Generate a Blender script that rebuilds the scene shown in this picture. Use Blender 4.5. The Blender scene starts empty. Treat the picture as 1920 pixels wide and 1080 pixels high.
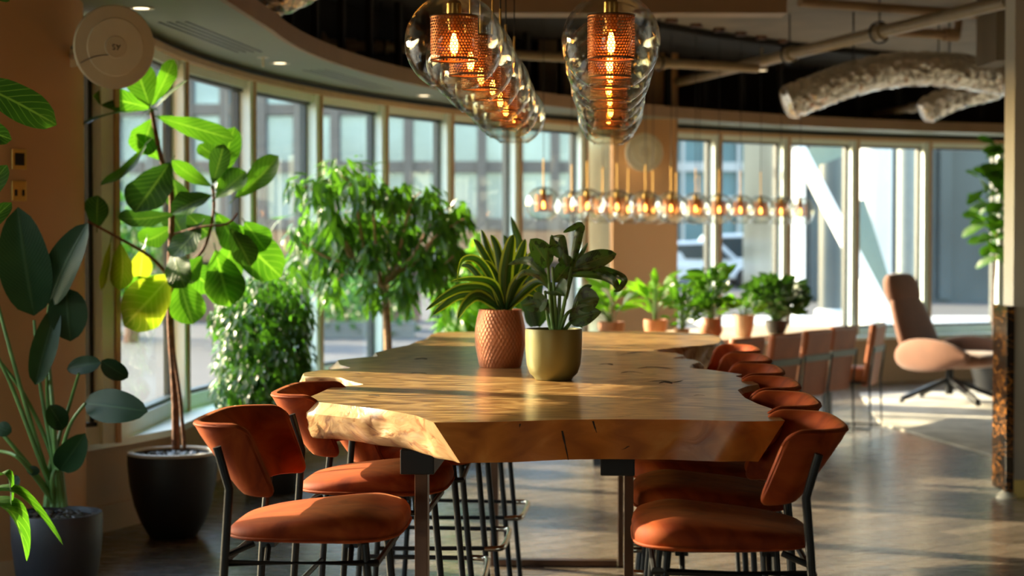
import bpy, math, random
from mathutils import Vector, Matrix, noise
random.seed(7)
SC = bpy.context.scene
COL = SC.collection
PI = math.pi
# ------------------------------------------------------------------ camera
F = 3344.0; HC = 1.42; PITCH = math.atan(90 / F)
cd = bpy.data.cameras.new('camera'); cam = bpy.data.objects.new('camera', cd); COL.objects.link(cam)
cam.location = (0, 0, HC); cam.rotation_euler = (PI / 2 - PITCH, 0, 0)
cd.sensor_width = 36; cd.lens = F / 1920 * 36; cd.clip_end = 500
cd.dof.use_dof = True; cd.dof.focus_distance = 4.95; cd.dof.aperture_fstop = 3.4
SC.camera = cam
# ------------------------------------------------------------------ light
SUN_EL = math.radians(21); SUN_AZ = math.atan2(-0.43, 0.90)      # travel direction on the floor
world = bpy.data.worlds.new('sky'); SC.world = world; world.use_nodes = True
wn = world.node_tree; wn.nodes.clear()
sky = wn.nodes.new('ShaderNodeTexSky'); sky.sky_type = 'NISHITA'; sky.sun_disc = False
sky.sun_elevation = math.radians(24); sky.sun_rotation = math.radians(-64); sky.air_density = 1.2; sky.dust_density = 1.5
bg = wn.nodes.new('ShaderNodeBackground'); bg.inputs[1].default_value = 1.05
wo = wn.nodes.new('ShaderNodeOutputWorld')
wn.links.new(sky.outputs[0], bg.inputs[0]); wn.links.new(bg.outputs[0], wo.inputs[0])
sl = bpy.data.lights.new('sun', 'SUN'); sun = bpy.data.objects.new('sun', sl); COL.objects.link(sun)
sl.energy = 17; sl.color = (1.0, 0.80, 0.52); sl.angle = math.radians(0.6)
tv = Vector((math.cos(SUN_AZ) * math.cos(SUN_EL), math.sin(SUN_AZ) * math.cos(SUN_EL), -math.sin(SUN_EL)))
sun.rotation_euler = tv.to_track_quat('-Z', 'Y').to_euler(); sun.location = (-20, 20, 12)
SC.view_settings.view_transform = 'Standard'; SC.view_settings.look = 'None'
SC.view_settings.gamma = 1; SC.view_settings.use_curve_mapping = False
SC.view_settings.exposure = 0.28
cy = SC.cycles
cy.transparent_max_bounces = 64; cy.max_bounces = 10; cy.diffuse_bounces = 5; cy.glossy_bounces = 5; cy.transmission_bounces = 8
cy.caustics_reflective = False; cy.caustics_refractive = False; cy.sample_clamp_indirect = 6
cy.use_denoising = True

# ------------------------------------------------------------------ measuring helpers: real places from lens geometry
def ray(x, y):
    u = (x - 960) / F; v = (540 - y) / F
    return u, v * math.cos(PITCH) - math.sin(PITCH), math.cos(PITCH) + v * math.sin(PITCH)
def U(x, y, h):                      # point at height h
    u, up, fw = ray(x, y); t = (h - HC) / up
    return Vector((u * t, fw * t, h))
def P(x, y, d):                      # point at depth d
    u, up, fw = ray(x, y); t = d / fw
    return Vector((u * t, d, HC + up * t))
def PX(d): return d / F              # metres per pixel at depth d

# ------------------------------------------------------------------ materials
def new_mat(name):
    m = bpy.data.materials.new(name); m.use_nodes = True
    nt = m.node_tree; bs = nt.nodes['Principled BSDF']; out = nt.nodes['Material Output']
    return m, nt, bs, out
def N(nt, t, **kw):
    n = nt.nodes.new(t)
    for k, v in kw.items():
        if hasattr(n, k): setattr(n, k, v)
        else: n.inputs[k].default_value = v
    return n
def ramp(nt, stops, interp='LINEAR'):
    r = nt.nodes.new('ShaderNodeValToRGB'); cr = r.color_ramp; cr.interpolation = interp
    while len(cr.elements) < len(stops): cr.elements.new(0.5)
    for e, (p, c) in zip(cr.elements, stops):
        e.position = p; e.color = (*c, 1) if len(c) == 3 else c
    return r
def coords(nt, scale=(1, 1, 1), rot=(0, 0, 0), kind='Object'):
    tc = nt.nodes.new('ShaderNodeTexCoord'); mp = nt.nodes.new('ShaderNodeMapping')
    mp.inputs['Scale'].default_value = scale; mp.inputs['Rotation'].default_value = rot
    nt.links.new(tc.outputs[kind], mp.inputs[0]); return mp.outputs[0]
def simple(name, c, rough=0.5, metal=0.0, var=0.06, scale=12, bump=0.0, spec=0.5, coat=0, sheen=0):
    m, nt, bs, out = new_mat(name)
    bs.inputs['Roughness'].default_value = rough; bs.inputs['Metallic'].default_value = metal
    bs.inputs['Specular IOR Level'].default_value = spec; bs.inputs['Coat Weight'].default_value = coat
    bs.inputs['Sheen Weight'].default_value = sheen
    nz = N(nt, 'ShaderNodeTexNoise', Scale=scale, Detail=4.0); nt.links.new(coords(nt), nz.inputs['Vector'])
    a = tuple(max(0, x * (1 - var)) for x in c); b = tuple(min(1, x * (1 + var)) for x in c)
    r = ramp(nt, [(0.3, a), (0.7, b)]); nt.links.new(nz.outputs['Fac'], r.inputs[0]); nt.links.new(r.outputs[0], bs.inputs['Base Color'])
    if bump:
        bp = N(nt, 'ShaderNodeBump', Strength=bump, Distance=0.01); nt.links.new(nz.outputs['Fac'], bp.inputs['Height']); nt.links.new(bp.outputs[0], bs.inputs['Normal'])
    return m
M = {}
M['black_metal'] = simple('black_metal', (0.009, 0.011, 0.013), 0.42, 0.1, spec=.35)
M['chrome'] = simple('chrome', (0.55, 0.5, 0.42), 0.22, 1.0)
M['steel'] = simple('bronze_steel', (0.13, 0.07, 0.045), 0.32, 0.9, var=.3, scale=6)
M['brass'] = simple('brass', (0.55, 0.33, 0.10), 0.32, 1.0)
M['black_pot'] = simple('matt_black_pot', (0.012, 0.013, 0.015), 0.5)
M['grey_pot'] = simple('charcoal_ribbed_pot', (0.028, 0.030, 0.034), 0.55, bump=.1, scale=40)
M['rim'] = simple('pot_rim', (0.60, 0.56, 0.48), 0.5)
M['green_pot'] = simple('olive_glaze', (0.22, 0.20, 0.075), 0.42, .35, var=.04, scale=3)
M['terracotta'] = simple('terracotta', (0.50, 0.20, 0.10), 0.6)
M['pale_clay'] = simple('pale_clay', (0.62, 0.45, 0.34), 0.6)
M['silver'] = simple('silver', (0.6, 0.5, 0.4), 0.25, 1.0)
M['soil'] = simple('soil', (0.03, 0.02, 0.014), 0.9, var=.5, scale=60, bump=.8)
M['pebble'] = simple('black_pebbles', (0.05, 0.055, 0.055), 0.3, var=.5, scale=30)
M['bark'] = simple('bark', (0.17, 0.07, 0.035), 0.8, var=.5, scale=40, bump=.6)
M['bark_pale'] = simple('bark_pale', (0.36, 0.19, 0.09), 0.75, var=.4, scale=30, bump=.4)
M['stem'] = simple('green_stem', (0.09, 0.20, 0.045), 0.45, var=.3)
M['white_frame'] = simple('white_mullion', (0.80, 0.92, 0.86), 0.45, var=.02)
M['dark_frame'] = simple('dark_gasket', (0.02, 0.035, 0.04), 0.4)
M['tan_trim'] = simple('tan_trim', (0.52, 0.33, 0.17), 0.5)
M['beige_wall'] = simple('beige_wall', (0.62, 0.36, 0.19), 0.75, var=.03, scale=2)
M['cream_wall'] = simple('cream_wall', (0.64, 0.44, 0.26), 0.7, var=.03, scale=2)
M['pink_wall'] = simple('terracotta_column_paint', (0.58, 0.33, 0.155), 0.7, var=.03, scale=2)
M['white_wall'] = simple('white_wall', (0.72, 0.70, 0.64), 0.7, var=.02, scale=2)
M['soffit'] = simple('soffit_paint', (0.24, 0.27, 0.21), 0.6, var=.02)
M['ceiling'] = simple('concrete_ceiling', (0.19, 0.155, 0.11), 0.85, var=.2, scale=1.5)
M['void_shade'] = simple('plenum_shade_black', (0.010, 0.008, 0.006), 0.9)  # flat black that stands in for the unlit plenum
M['pipe'] = simple('painted_pipe', (0.30, 0.235, 0.15), 0.5, var=.08)
M['beam'] = simple('painted_beam', (0.34, 0.22, 0.125), 0.6, var=.1, scale=3)
M['plastic'] = simple('cream_plastic', (0.66, 0.60, 0.44), 0.45, var=.03)
M['plastic2'] = simple('cream_plastic_light', (0.76, 0.71, 0.54), 0.4, var=.03)
M['mark'] = simple('dark_print', (0.02, 0.02, 0.02), 0.5)
M['leather'] = simple('tan_leather', (0.36, 0.10, 0.028), 0.5, var=.12, scale=8)
M['band'] = simple('grey_metal_band', (0.16, 0.18, 0.17), 0.45, .4)
M['tan_velvet'] = simple('tan_upholstery', (0.19, 0.075, 0.038), 0.85, var=.08, scale=10, sheen=.3)
M['far_table'] = simple('pale_tabletop', (0.68, 0.52, 0.33), 0.35, var=.08, scale=3)
M['gold_plate'] = simple('brass_plate', (0.60, 0.42, 0.13), 0.35, .8)
M['rug'] = simple('pale_rug', (0.52, 0.50, 0.44), 0.95, var=.3, scale=4, bump=.3)
M['concrete'] = simple('pale_concrete', (0.52, 0.53, 0.50), 0.7, var=.06, scale=1)
M['facade'] = simple('brown_facade', (0.17, 0.14, 0.11), 0.7, var=.1, scale=.3)
M['ext_glass'] = simple('pale_window_glass', (0.25, 0.34, 0.38), 0.12, .35, var=.25, scale=.35)
M['teal_glass'] = simple('teal_glass', (0.24, 0.38, 0.40), 0.2, .35, var=.25, scale=.25)
M['dark_glass'] = simple('dark_cladding', (0.05, 0.065, 0.07), 0.3, .2, var=.4, scale=.3)
M['white_steel'] = simple('white_steel', (0.86, 0.88, 0.86), 0.5, var=.03)
M['steel_green'] = simple('steel_underside', (0.13, 0.19, 0.17), 0.6)
M['asphalt'] = simple('grey_asphalt', (0.065, 0.066, 0.066), 0.9, var=.12, scale=.6)
M['car_white'] = simple('white_car_paint', (0.75, 0.77, 0.78), 0.25, coat=.5)
M['car_red'] = simple('red_paint', (0.6, 0.06, 0.03), 0.3)
M['brick'] = simple('red_brown_brick', (0.20, 0.095, 0.075), 0.85, var=.35, scale=5)
M['tyre'] = simple('rubber', (0.02, 0.02, 0.02), 0.8)

def velvet():
    m, nt, bs, out = new_mat('rust_velvet')
    co = coords(nt)
    n1 = N(nt, 'ShaderNodeTexNoise', Scale=9.0, Detail=5.0, Distortion=1.0); nt.links.new(co, n1.inputs['Vector'])
    r = ramp(nt, [(0.30, (0.15, 0.017, 0.002)), (0.5, (0.25, 0.036, 0.004)), (0.72, (0.36, 0.068, 0.009))])
    nt.links.new(n1.outputs['Fac'], r.inputs[0]); nt.links.new(r.outputs[0], bs.inputs['Base Color'])
    bs.inputs['Roughness'].default_value = 0.72; bs.inputs['Sheen Weight'].default_value = 0.12; bs.inputs['Specular IOR Level'].default_value = .2
    bs.inputs['Sheen Roughness'].default_value = 0.35; bs.inputs['Sheen Tint'].default_value = (1, .5, .2, 1)
    n2 = N(nt, 'ShaderNodeTexNoise', Scale=420.0, Detail=2.0); nt.links.new(co, n2.inputs['Vector'])
    bp = N(nt, 'ShaderNodeBump', Strength=0.12, Distance=0.002); nt.links.new(n2.outputs['Fac'], bp.inputs['Height']); nt.links.new(bp.outputs[0], bs.inputs['Normal'])
    return m
M['velvet'] = velvet()

def wood(name, stops, scale, rough, coat, crack=False, burl=1.0, tilt=0):
    m, nt, bs, out = new_mat(name)
    co = coords(nt, scale, (0, 0, tilt))
    d = N(nt, 'ShaderNodeTexNoise', Scale=2.2, Detail=3.0, Distortion=1.4 * burl); nt.links.new(co, d.inputs['Vector'])
    mx = N(nt, 'ShaderNodeVectorMath', operation='MULTIPLY_ADD'); mx.inputs[1].default_value = (.9 * burl,) * 3
    nt.links.new(d.outputs['Color'], mx.inputs[0]); nt.links.new(co, mx.inputs[2])
    w = N(nt, 'ShaderNodeTexWave', Scale=2.4, Distortion=5.0 * burl, Detail=4.0); w.inputs['Detail Scale'].default_value = 2.0
    nt.links.new(mx.outputs[0], w.inputs['Vector'])
    n2 = N(nt, 'ShaderNodeTexNoise', Scale=9.0, Detail=8.0, Distortion=1.0); nt.links.new(mx.outputs[0], n2.inputs['Vector'])
    ad = N(nt, 'ShaderNodeMix'); ad.inputs[0].default_value = 0.68; nt.links.new(w.outputs['Fac'], ad.inputs[2]); nt.links.new(n2.outputs['Fac'], ad.inputs[3])
    r = ramp(nt, stops); nt.links.new(ad.outputs[0], r.inputs[0]); col = r.outputs[0]
    if crack:
        c2 = coords(nt, (1.0, 3.2, 1.0), (0, 0, .12))
        k = N(nt, 'ShaderNodeTexNoise', Scale=2.6, Detail=5.0, Distortion=.6); k.noise_dimensions = '3D'; nt.links.new(c2, k.inputs['Vector'])
        s = N(nt, 'ShaderNodeMath', operation='SUBTRACT'); s.inputs[1].default_value = 0.5; nt.links.new(k.outputs['Fac'], s.inputs[0])
        a = N(nt, 'ShaderNodeMath', operation='ABSOLUTE'); nt.links.new(s.outputs[0], a.inputs[0])
        k2 = N(nt, 'ShaderNodeTexNoise', Scale=1.9, Detail=1.0); nt.links.new(c2, k2.inputs['Vector'])
        mr = N(nt, 'ShaderNodeMapRange'); mr.inputs[1].default_value = .56; mr.inputs[2].default_value = .72; mr.inputs[3].default_value = 0; mr.inputs[4].default_value = .016
        nt.links.new(k2.outputs['Fac'], mr.inputs[0])
        lt = N(nt, 'ShaderNodeMath', operation='LESS_THAN'); nt.links.new(a.outputs[0], lt.inputs[0]); nt.links.new(mr.outputs[0], lt.inputs[1])
        mix = N(nt, 'ShaderNodeMix', data_type='RGBA'); nt.links.new(lt.outputs[0], mix.inputs[0]); nt.links.new(col, mix.inputs[6]); mix.inputs[7].default_value = (.05, .022, .01, 1)
        col = mix.outputs[2]
    nt.links.new(col, bs.inputs['Base Color'])
    bs.inputs['Roughness'].default_value = rough; bs.inputs['Coat Weight'].default_value = coat; bs.inputs['Coat Roughness'].default_value = .18
    bp = N(nt, 'ShaderNodeBump', Strength=0.08 if crack else .25, Distance=0.01); nt.links.new(n2.outputs['Fac'], bp.inputs['Height']); nt.links.new(bp.outputs[0], bs.inputs['Normal'])
    return m
M['wood_top'] = wood('slab_top', [(0.30, (0.17, 0.080, 0.024)), (0.44, (0.30, 0.160, 0.052)), (0.55, (0.38, 0.215, 0.074)), (0.72, (0.54, 0.335, 0.13))], (.55, 1.5, 1), .30, .3, True)
M['wood_end'] = wood('slab_sawn_end', [(0.2, (0.34, 0.09, 0.010)), (0.45, (0.52, 0.155, 0.018)), (0.62, (0.64, 0.21, 0.03)), (0.85, (0.80, 0.36, 0.08))], (1.0, 1, 1.8), .40, .1, False, .5)
M['wood_live'] = wood('slab_live_edge', [(0.2, (0.07, 0.025, 0.010)), (0.30, (0.27, 0.12, 0.045)), (0.42, (0.42, 0.25, 0.11)), (0.9, (0.50, 0.34, 0.17))], (1.1, 1.1, 2.0), .42, .15, False, 1.0)

def floor_mat():
    m, nt, bs, out = new_mat('dark_oak_planks')
    co = coords(nt, (1, 1, 1), (0, 0, math.radians(-38)))
    b = N(nt, 'ShaderNodeTexBrick', Scale=1.0); b.offset = .37
    b.inputs['Color1'].default_value = (0.095, 0.076, 0.058, 1); b.inputs['Color2'].default_value = (0.185, 0.150, 0.115, 1); b.inputs['Mortar'].default_value = (0.02, 0.015, 0.012, 1)
    b.inputs['Mortar Size'].default_value = 0.005; b.inputs['Brick Width'].default_value = 1.5; b.inputs['Row Height'].default_value = 0.15
    nt.links.new(co, b.inputs['Vector'])
    g = N(nt, 'ShaderNodeTexNoise', Scale=6.0, Detail=8.0, Distortion=.6); cg = coords(nt, (1, 9, 1), (0, 0, math.radians(-38))); nt.links.new(cg, g.inputs['Vector'])
    r = ramp(nt, [(.3, (.55, .55, .55)), (.7, (1.3, 1.3, 1.3))]); nt.links.new(g.outputs['Fac'], r.inputs[0])
    mx = N(nt, 'ShaderNodeMix', data_type='RGBA', blend_type='MULTIPLY'); mx.inputs[0].default_value = 1
    nt.links.new(b.outputs['Color'], mx.inputs[6]); nt.links.new(r.outputs[0], mx.inputs[7]); nt.links.new(mx.outputs[2], bs.inputs['Base Color'])
    bs.inputs['Specular IOR Level'].default_value = .75
    rr = ramp(nt, [(.3, (.20,) * 3), (.7, (.31,) * 3)]); nt.links.new(g.outputs['Fac'], rr.inputs[0]); nt.links.new(rr.outputs[0], bs.inputs['Roughness'])
    bp = N(nt, 'ShaderNodeBump', Strength=.15, Distance=.003); nt.links.new(g.outputs['Fac'], bp.inputs['Height'])
    bp2 = N(nt, 'ShaderNodeBump', Strength=.5, Distance=.003); bp2.invert = True; nt.links.new(b.outputs['Fac'], bp2.inputs['Height']); nt.links.new(bp.outputs[0], bp2.inputs['Normal']); nt.links.new(bp2.outputs[0], bs.inputs['Normal'])
    return m
M['floor'] = floor_mat()

def leafmat(name, dark, light, vein, rough=.32, spec=.6, trans=.42, tl=None, edge=None, veins=9.0, blotch=None):
    m, nt, bs, out = new_mat(name)
    uv = N(nt, 'ShaderNodeUVMap'); sp = N(nt, 'ShaderNodeSeparateXYZ'); nt.links.new(uv.outputs[0], sp.inputs[0])
    s = N(nt, 'ShaderNodeMath', operation='SUBTRACT'); s.inputs[1].default_value = .5; nt.links.new(sp.outputs[0], s.inputs[0])
    ab = N(nt, 'ShaderNodeMath', operation='ABSOLUTE'); nt.links.new(s.outputs[0], ab.inputs[0])
    # side veins: wave along v - |u|
    k = N(nt, 'ShaderNodeMath', operation='MULTIPLY_ADD'); k.inputs[1].default_value = -.55; nt.links.new(ab.outputs[0], k.inputs[0]); nt.links.new(sp.outputs[1], k.inputs[2])
    k2 = N(nt, 'ShaderNodeMath', operation='MULTIPLY'); k2.inputs[1].default_value = veins * 2 * PI; nt.links.new(k.outputs[0], k2.inputs[0])
    sn = N(nt, 'ShaderNodeMath', operation='SINE'); nt.links.new(k2.outputs[0], sn.inputs[0])
    vr = ramp(nt, [(.86, (0, 0, 0)), (.99, (.7, .7, .7))]); nt.links.new(sn.outputs[0], vr.inputs[0])
    mid = ramp(nt, [(.0, (1, 1, 1)), (.022, (.9, .9, .9)), (.04, (0, 0, 0))]); nt.links.new(ab.outputs[0], mid.inputs[0])
    mxv = N(nt, 'ShaderNodeMath', operation='MAXIMUM'); nt.links.new(vr.outputs[0], mxv.inputs[0]); nt.links.new(mid.outputs[0], mxv.inputs[1])
    nz = N(nt, 'ShaderNodeTexNoise', Scale=5.0, Detail=2.0); nt.links.new(coords(nt), nz.inputs['Vector'])
    r = ramp(nt, [(.35, dark), (.65, light)]); nt.links.new(nz.outputs['Fac'], r.inputs[0]); col = r.outputs[0]
    if blotch:
        bz = N(nt, 'ShaderNodeTexNoise', Scale=45.0, Detail=2.0); nt.links.new(coords(nt), bz.inputs['Vector'])
        br = ramp(nt, [(.56, (0, 0, 0)), (.62, (1, 1, 1))]); nt.links.new(bz.outputs['Fac'], br.inputs[0])
        bm = N(nt, 'ShaderNodeMix', data_type='RGBA'); nt.links.new(br.outputs[0], bm.inputs[0]); nt.links.new(col, bm.inputs[6]); bm.inputs[7].default_value = (*blotch, 1); col = bm.outputs[2]
    if edge:
        er = ramp(nt, [(.31, (0, 0, 0)), (.36, (1, 1, 1))]); nt.links.new(ab.outputs[0], er.inputs[0])
        em = N(nt, 'ShaderNodeMix', data_type='RGBA'); nt.links.new(er.outputs[0], em.inputs[0]); nt.links.new(col, em.inputs[6]); em.inputs[7].default_value = (*edge, 1); col = em.outputs[2]
    vm = N(nt, 'ShaderNodeMix', data_type='RGBA'); nt.links.new(mxv.outputs[0], vm.inputs[0]); nt.links.new(col, vm.inputs[6]); vm.inputs[7].default_value = (*vein, 1)
    nt.links.new(vm.outputs[2], bs.inputs['Base Color'])
    bs.inputs['Roughness'].default_value = rough; bs.inputs['Specular IOR Level'].default_value = spec
    bp = N(nt, 'ShaderNodeBump', Strength=.35, Distance=.002); nt.links.new(mxv.outputs[0], bp.inputs['Height']); nt.links.new(bp.outputs[0], bs.inputs['Normal'])
    tr = N(nt, 'ShaderNodeBsdfTranslucent')
    g = N(nt, 'ShaderNodeMix', data_type='RGBA', blend_type='MULTIPLY'); g.inputs[0].default_value = 1; nt.links.new(vm.outputs[2], g.inputs[6]); g.inputs[7].default_value = (*(tl or (2.1, 2.3, .75)), 1)
    nt.links.new(g.outputs[2], tr.inputs[0])
    ms = N(nt, 'ShaderNodeMixShader'); ms.inputs[0].default_value = trans
    nt.links.new(bs.outputs[0], ms.inputs[1]); nt.links.new(tr.outputs[0], ms.inputs[2]); nt.links.new(ms.outputs[0], out.inputs[0])
    return m
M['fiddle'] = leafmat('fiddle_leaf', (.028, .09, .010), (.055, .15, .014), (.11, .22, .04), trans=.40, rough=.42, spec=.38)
M['fiddle_dark'] = leafmat('fiddle_leaf_shaded_side', (.02, .07, .016), (.04, .12, .022), (.12, .22, .06), trans=.14, rough=.4, spec=.4)  # darker, less translucent leaf copy: shade put into the material
M['fiddle_old'] = leafmat('fiddle_leaf_yellowing', (.16, .24, .02), (.30, .32, .03), (.42, .40, .10), trans=.3, rough=.45, spec=.35)
M['strelitzia'] = leafmat('paradise_leaf', (.007, .030, .010), (.013, .045, .015), (.03, .07, .03), rough=.42, spec=.22, trans=.07, veins=24.0)
M['ficus'] = leafmat('narrow_fig_leaf', (.03, .095, .012), (.065, .17, .02), (.12, .22, .05), rough=.25, veins=6.0)
M['bush'] = leafmat('small_fig_leaf', (.02, .075, .012), (.045, .14, .02), (.08, .16, .03), rough=.28, veins=4.0)
M['bright'] = leafmat('bright_leaf', (.06, .18, .015), (.12, .28, .02), (.2, .36, .06))
M['deep'] = leafmat('deep_leaf', (.018, .06, .014), (.04, .11, .02), (.07, .14, .04), trans=.3)
M['dracaena'] = leafmat('striped_dracaena_leaf', (.022, .07, .012), (.035, .10, .018), (.05, .12, .03), edge=(.34, .42, .05), trans=.42, veins=0.0)
M['aglaonema'] = leafmat('mottled_leaf', (.03, .08, .024), (.055, .12, .036), (.08, .12, .05), blotch=(.012, .03, .012), trans=.22, veins=14.0)

def glass_mat(name, tint=(1, 1, 1), k=.7, base=.03, power=3.2, wav=.0, rough=0.0):
    m, nt, bs, out = new_mat(name); nt.nodes.remove(bs)
    t = N(nt, 'ShaderNodeBsdfTransparent'); t.inputs[0].default_value = (*tint, 1)
    g = N(nt, 'ShaderNodeBsdfGlossy'); g.inputs['Roughness'].default_value = rough
    lw = N(nt, 'ShaderNodeLayerWeight'); lw.inputs[0].default_value = .5
    p = N(nt, 'ShaderNodeMath', operation='POWER'); p.inputs[1].default_value = power; nt.links.new(lw.outputs['Facing'], p.inputs[0])
    ma = N(nt, 'ShaderNodeMath', operation='MULTIPLY_ADD'); ma.inputs[1].default_value = k; ma.inputs[2].default_value = base; nt.links.new(p.outputs[0], ma.inputs[0])
    ms = N(nt, 'ShaderNodeMixShader'); nt.links.new(ma.outputs[0], ms.inputs[0]); nt.links.new(t.outputs[0], ms.inputs[1]); nt.links.new(g.outputs[0], ms.inputs[2]); nt.links.new(ms.outputs[0], out.inputs[0])
    if wav:
        nz = N(nt, 'ShaderNodeTexNoise', Scale=9.0, Detail=1.0, Distortion=1.5); nt.links.new(coords(nt), nz.inputs['Vector'])
        bp = N(nt, 'ShaderNodeBump', Strength=wav, Distance=.02); nt.links.new(nz.outputs['Fac'], bp.inputs['Height']); nt.links.new(bp.outputs[0], g.inputs['Normal'])
    return m
M['pane'] = glass_mat('window_glass', (.93, .97, .95), .5, .03, 4)
M['globe'] = glass_mat('clear_globe_glass', (.972, .98, .962), .8, .055, 3.2, .35, .02)

def emis(name, c, s):
    m, nt, bs, out = new_mat(name)
    bs.inputs['Base Color'].default_value = (*c, 1); bs.inputs['Emission Color'].default_value = (*c, 1); bs.inputs['Emission Strength'].default_value = s
    return m
M['filament'] = emis('glowing_filament', (1.0, .50, .13), 60)
M['bulb_glow'] = emis('lit_bulb', (1.0, .40, .09), 9)
M['far_bulb'] = emis('lit_far_bulb', (1.0, .50, .16), 22)
M['downlight'] = emis('lit_downlight', (1.0, .8, .5), 3)
M['bulb_glass'] = glass_mat('amber_bulb_glass', (1.0, .72, .38), .5, .05, 3)

def perforated():
    m, nt, bs, out = new_mat('perforated_copper')
    bs.inputs['Base Color'].default_value = (.36, .13, .045, 1); bs.inputs['Metallic'].default_value = .8; bs.inputs['Roughness'].default_value = .42
    uv = N(nt, 'ShaderNodeUVMap')
    ds = []
    for off in (0, .5):
        mp = N(nt, 'ShaderNodeMapping'); mp.inputs['Scale'].default_value = (44, 7.5, 1); mp.inputs['Location'].default_value = (off, off, 0)
        nt.links.new(uv.outputs[0], mp.inputs[0])
        fr = N(nt, 'ShaderNodeVectorMath', operation='FRACTION'); nt.links.new(mp.outputs[0], fr.inputs[0])
        sb = N(nt, 'ShaderNodeVectorMath', operation='SUBTRACT'); sb.inputs[1].default_value = (.5, .5, 0); nt.links.new(fr.outputs[0], sb.inputs[0])
        sc = N(nt, 'ShaderNodeVectorMath', operation='MULTIPLY'); sc.inputs[1].default_value = (1, 1.73, 0); nt.links.new(sb.outputs[0], sc.inputs[0])
        ln = N(nt, 'ShaderNodeVectorMath', operation='LENGTH'); nt.links.new(sc.outputs[0], ln.inputs[0]); ds.append(ln.outputs['Value'])
    mn = N(nt, 'ShaderNodeMath', operation='MINIMUM'); nt.links.new(ds[0], mn.inputs[0]); nt.links.new(ds[1], mn.inputs[1])
    lt = N(nt, 'ShaderNodeMath', operation='LESS_THAN'); lt.inputs[1].default_value = .37; nt.links.new(mn.outputs[0], lt.inputs[0])
    sp = N(nt, 'ShaderNodeSeparateXYZ'); nt.links.new(uv.outputs[0], sp.inputs[0])
    a = N(nt, 'ShaderNodeMath', operation='LESS_THAN'); a.inputs[1].default_value = .955; nt.links.new(sp.outputs[1], a.inputs[0])
    b = N(nt, 'ShaderNodeMath', operation='GREATER_THAN'); b.inputs[1].default_value = .045; nt.links.new(sp.outputs[1], b.inputs[0])
    m1 = N(nt, 'ShaderNodeMath', operation='MULTIPLY'); nt.links.new(a.outputs[0], m1.inputs[0]); nt.links.new(b.outputs[0], m1.inputs[1])
    m2 = N(nt, 'ShaderNodeMath', operation='MULTIPLY'); nt.links.new(m1.outputs[0], m2.inputs[0]); nt.links.new(lt.outputs[0], m2.inputs[1])
    t = N(nt, 'ShaderNodeBsdfTransparent'); ms = N(nt, 'ShaderNodeMixShader')
    nt.links.new(m2.outputs[0], ms.inputs[0]); nt.links.new(bs.outputs[0], ms.inputs[1]); nt.links.new(t.outputs[0], ms.inputs[2]); nt.links.new(ms.outputs[0], out.inputs[0])
    return m
M['mesh'] = perforated()

def copper():
    m, nt, bs, out = new_mat('hammered_copper')
    bs.inputs['Base Color'].default_value = (.62, .235, .12, 1); bs.inputs['Metallic'].default_value = .75; bs.inputs['Roughness'].default_value = .40
    uv = N(nt, 'ShaderNodeUVMap'); ds = []
    for off in (0, .5):
        mp = N(nt, 'ShaderNodeMapping'); mp.inputs['Scale'].default_value = (38, 9, 1); mp.inputs['Location'].default_value = (off, off, 0)
        nt.links.new(uv.outputs[0], mp.inputs[0])
        fr = N(nt, 'ShaderNodeVectorMath', operation='FRACTION'); nt.links.new(mp.outputs[0], fr.inputs[0])
        sb = N(nt, 'ShaderNodeVectorMath', operation='SUBTRACT'); sb.inputs[1].default_value = (.5, .5, 0); nt.links.new(fr.outputs[0], sb.inputs[0])
        ln = N(nt, 'ShaderNodeVectorMath', operation='LENGTH'); nt.links.new(sb.outputs[0], ln.inputs[0]); ds.append(ln.outputs['Value'])
    mn = N(nt, 'ShaderNodeMath', operation='MINIMUM'); nt.links.new(ds[0], mn.inputs[0]); nt.links.new(ds[1], mn.inputs[1])
    bp = N(nt, 'ShaderNodeBump', Strength=.6, Distance=.006); nt.links.new(mn.outputs[0], bp.inputs['Height']); nt.links.new(bp.outputs[0], bs.inputs['Normal'])
    return m
M['copper'] = copper()

def foil():
    m, nt, bs, out = new_mat('crinkled_foil')
    bs.inputs['Base Color'].default_value = (.80, .76, .70, 1); bs.inputs['Metallic'].default_value = 1; bs.inputs['Roughness'].default_value = .26
    v = N(nt, 'ShaderNodeTexVoronoi', Scale=16.0); nt.links.new(coords(nt), v.inputs['Vector'])
    nz = N(nt, 'ShaderNodeTexNoise', Scale=20.0, Detail=3.0); nt.links.new(coords(nt), nz.inputs['Vector'])
    ad = N(nt, 'ShaderNodeMath', operation='ADD'); nt.links.new(v.outputs['Distance'], ad.inputs[0]); nt.links.new(nz.outputs['Fac'], ad.inputs[1])
    bp = N(nt, 'ShaderNodeBump', Strength=.8, Distance=.02); nt.links.new(ad.outputs[0], bp.inputs['Height']); nt.links.new(bp.outputs[0], bs.inputs['Normal'])
    return m
M['foil'] = foil()
def marble():
    m, nt, bs, out = new_mat('black_gold_marble')
    n = N(nt, 'ShaderNodeTexNoise', Scale=5.0, Detail=6.0, Distortion=2.0); nt.links.new(coords(nt, (1, 1, 2.5)), n.inputs['Vector'])
    r = ramp(nt, [(.50, (.012, .009, .007)), (.53, (.45, .17, .03)), (.555, (.02, .014, .01))]); nt.links.new(n.outputs['Fac'], r.inputs[0]); nt.links.new(r.outputs[0], bs.inputs['Base Color'])
    bs.inputs['Roughness'].default_value = .15
    return m
M['marble'] = marble()

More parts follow.
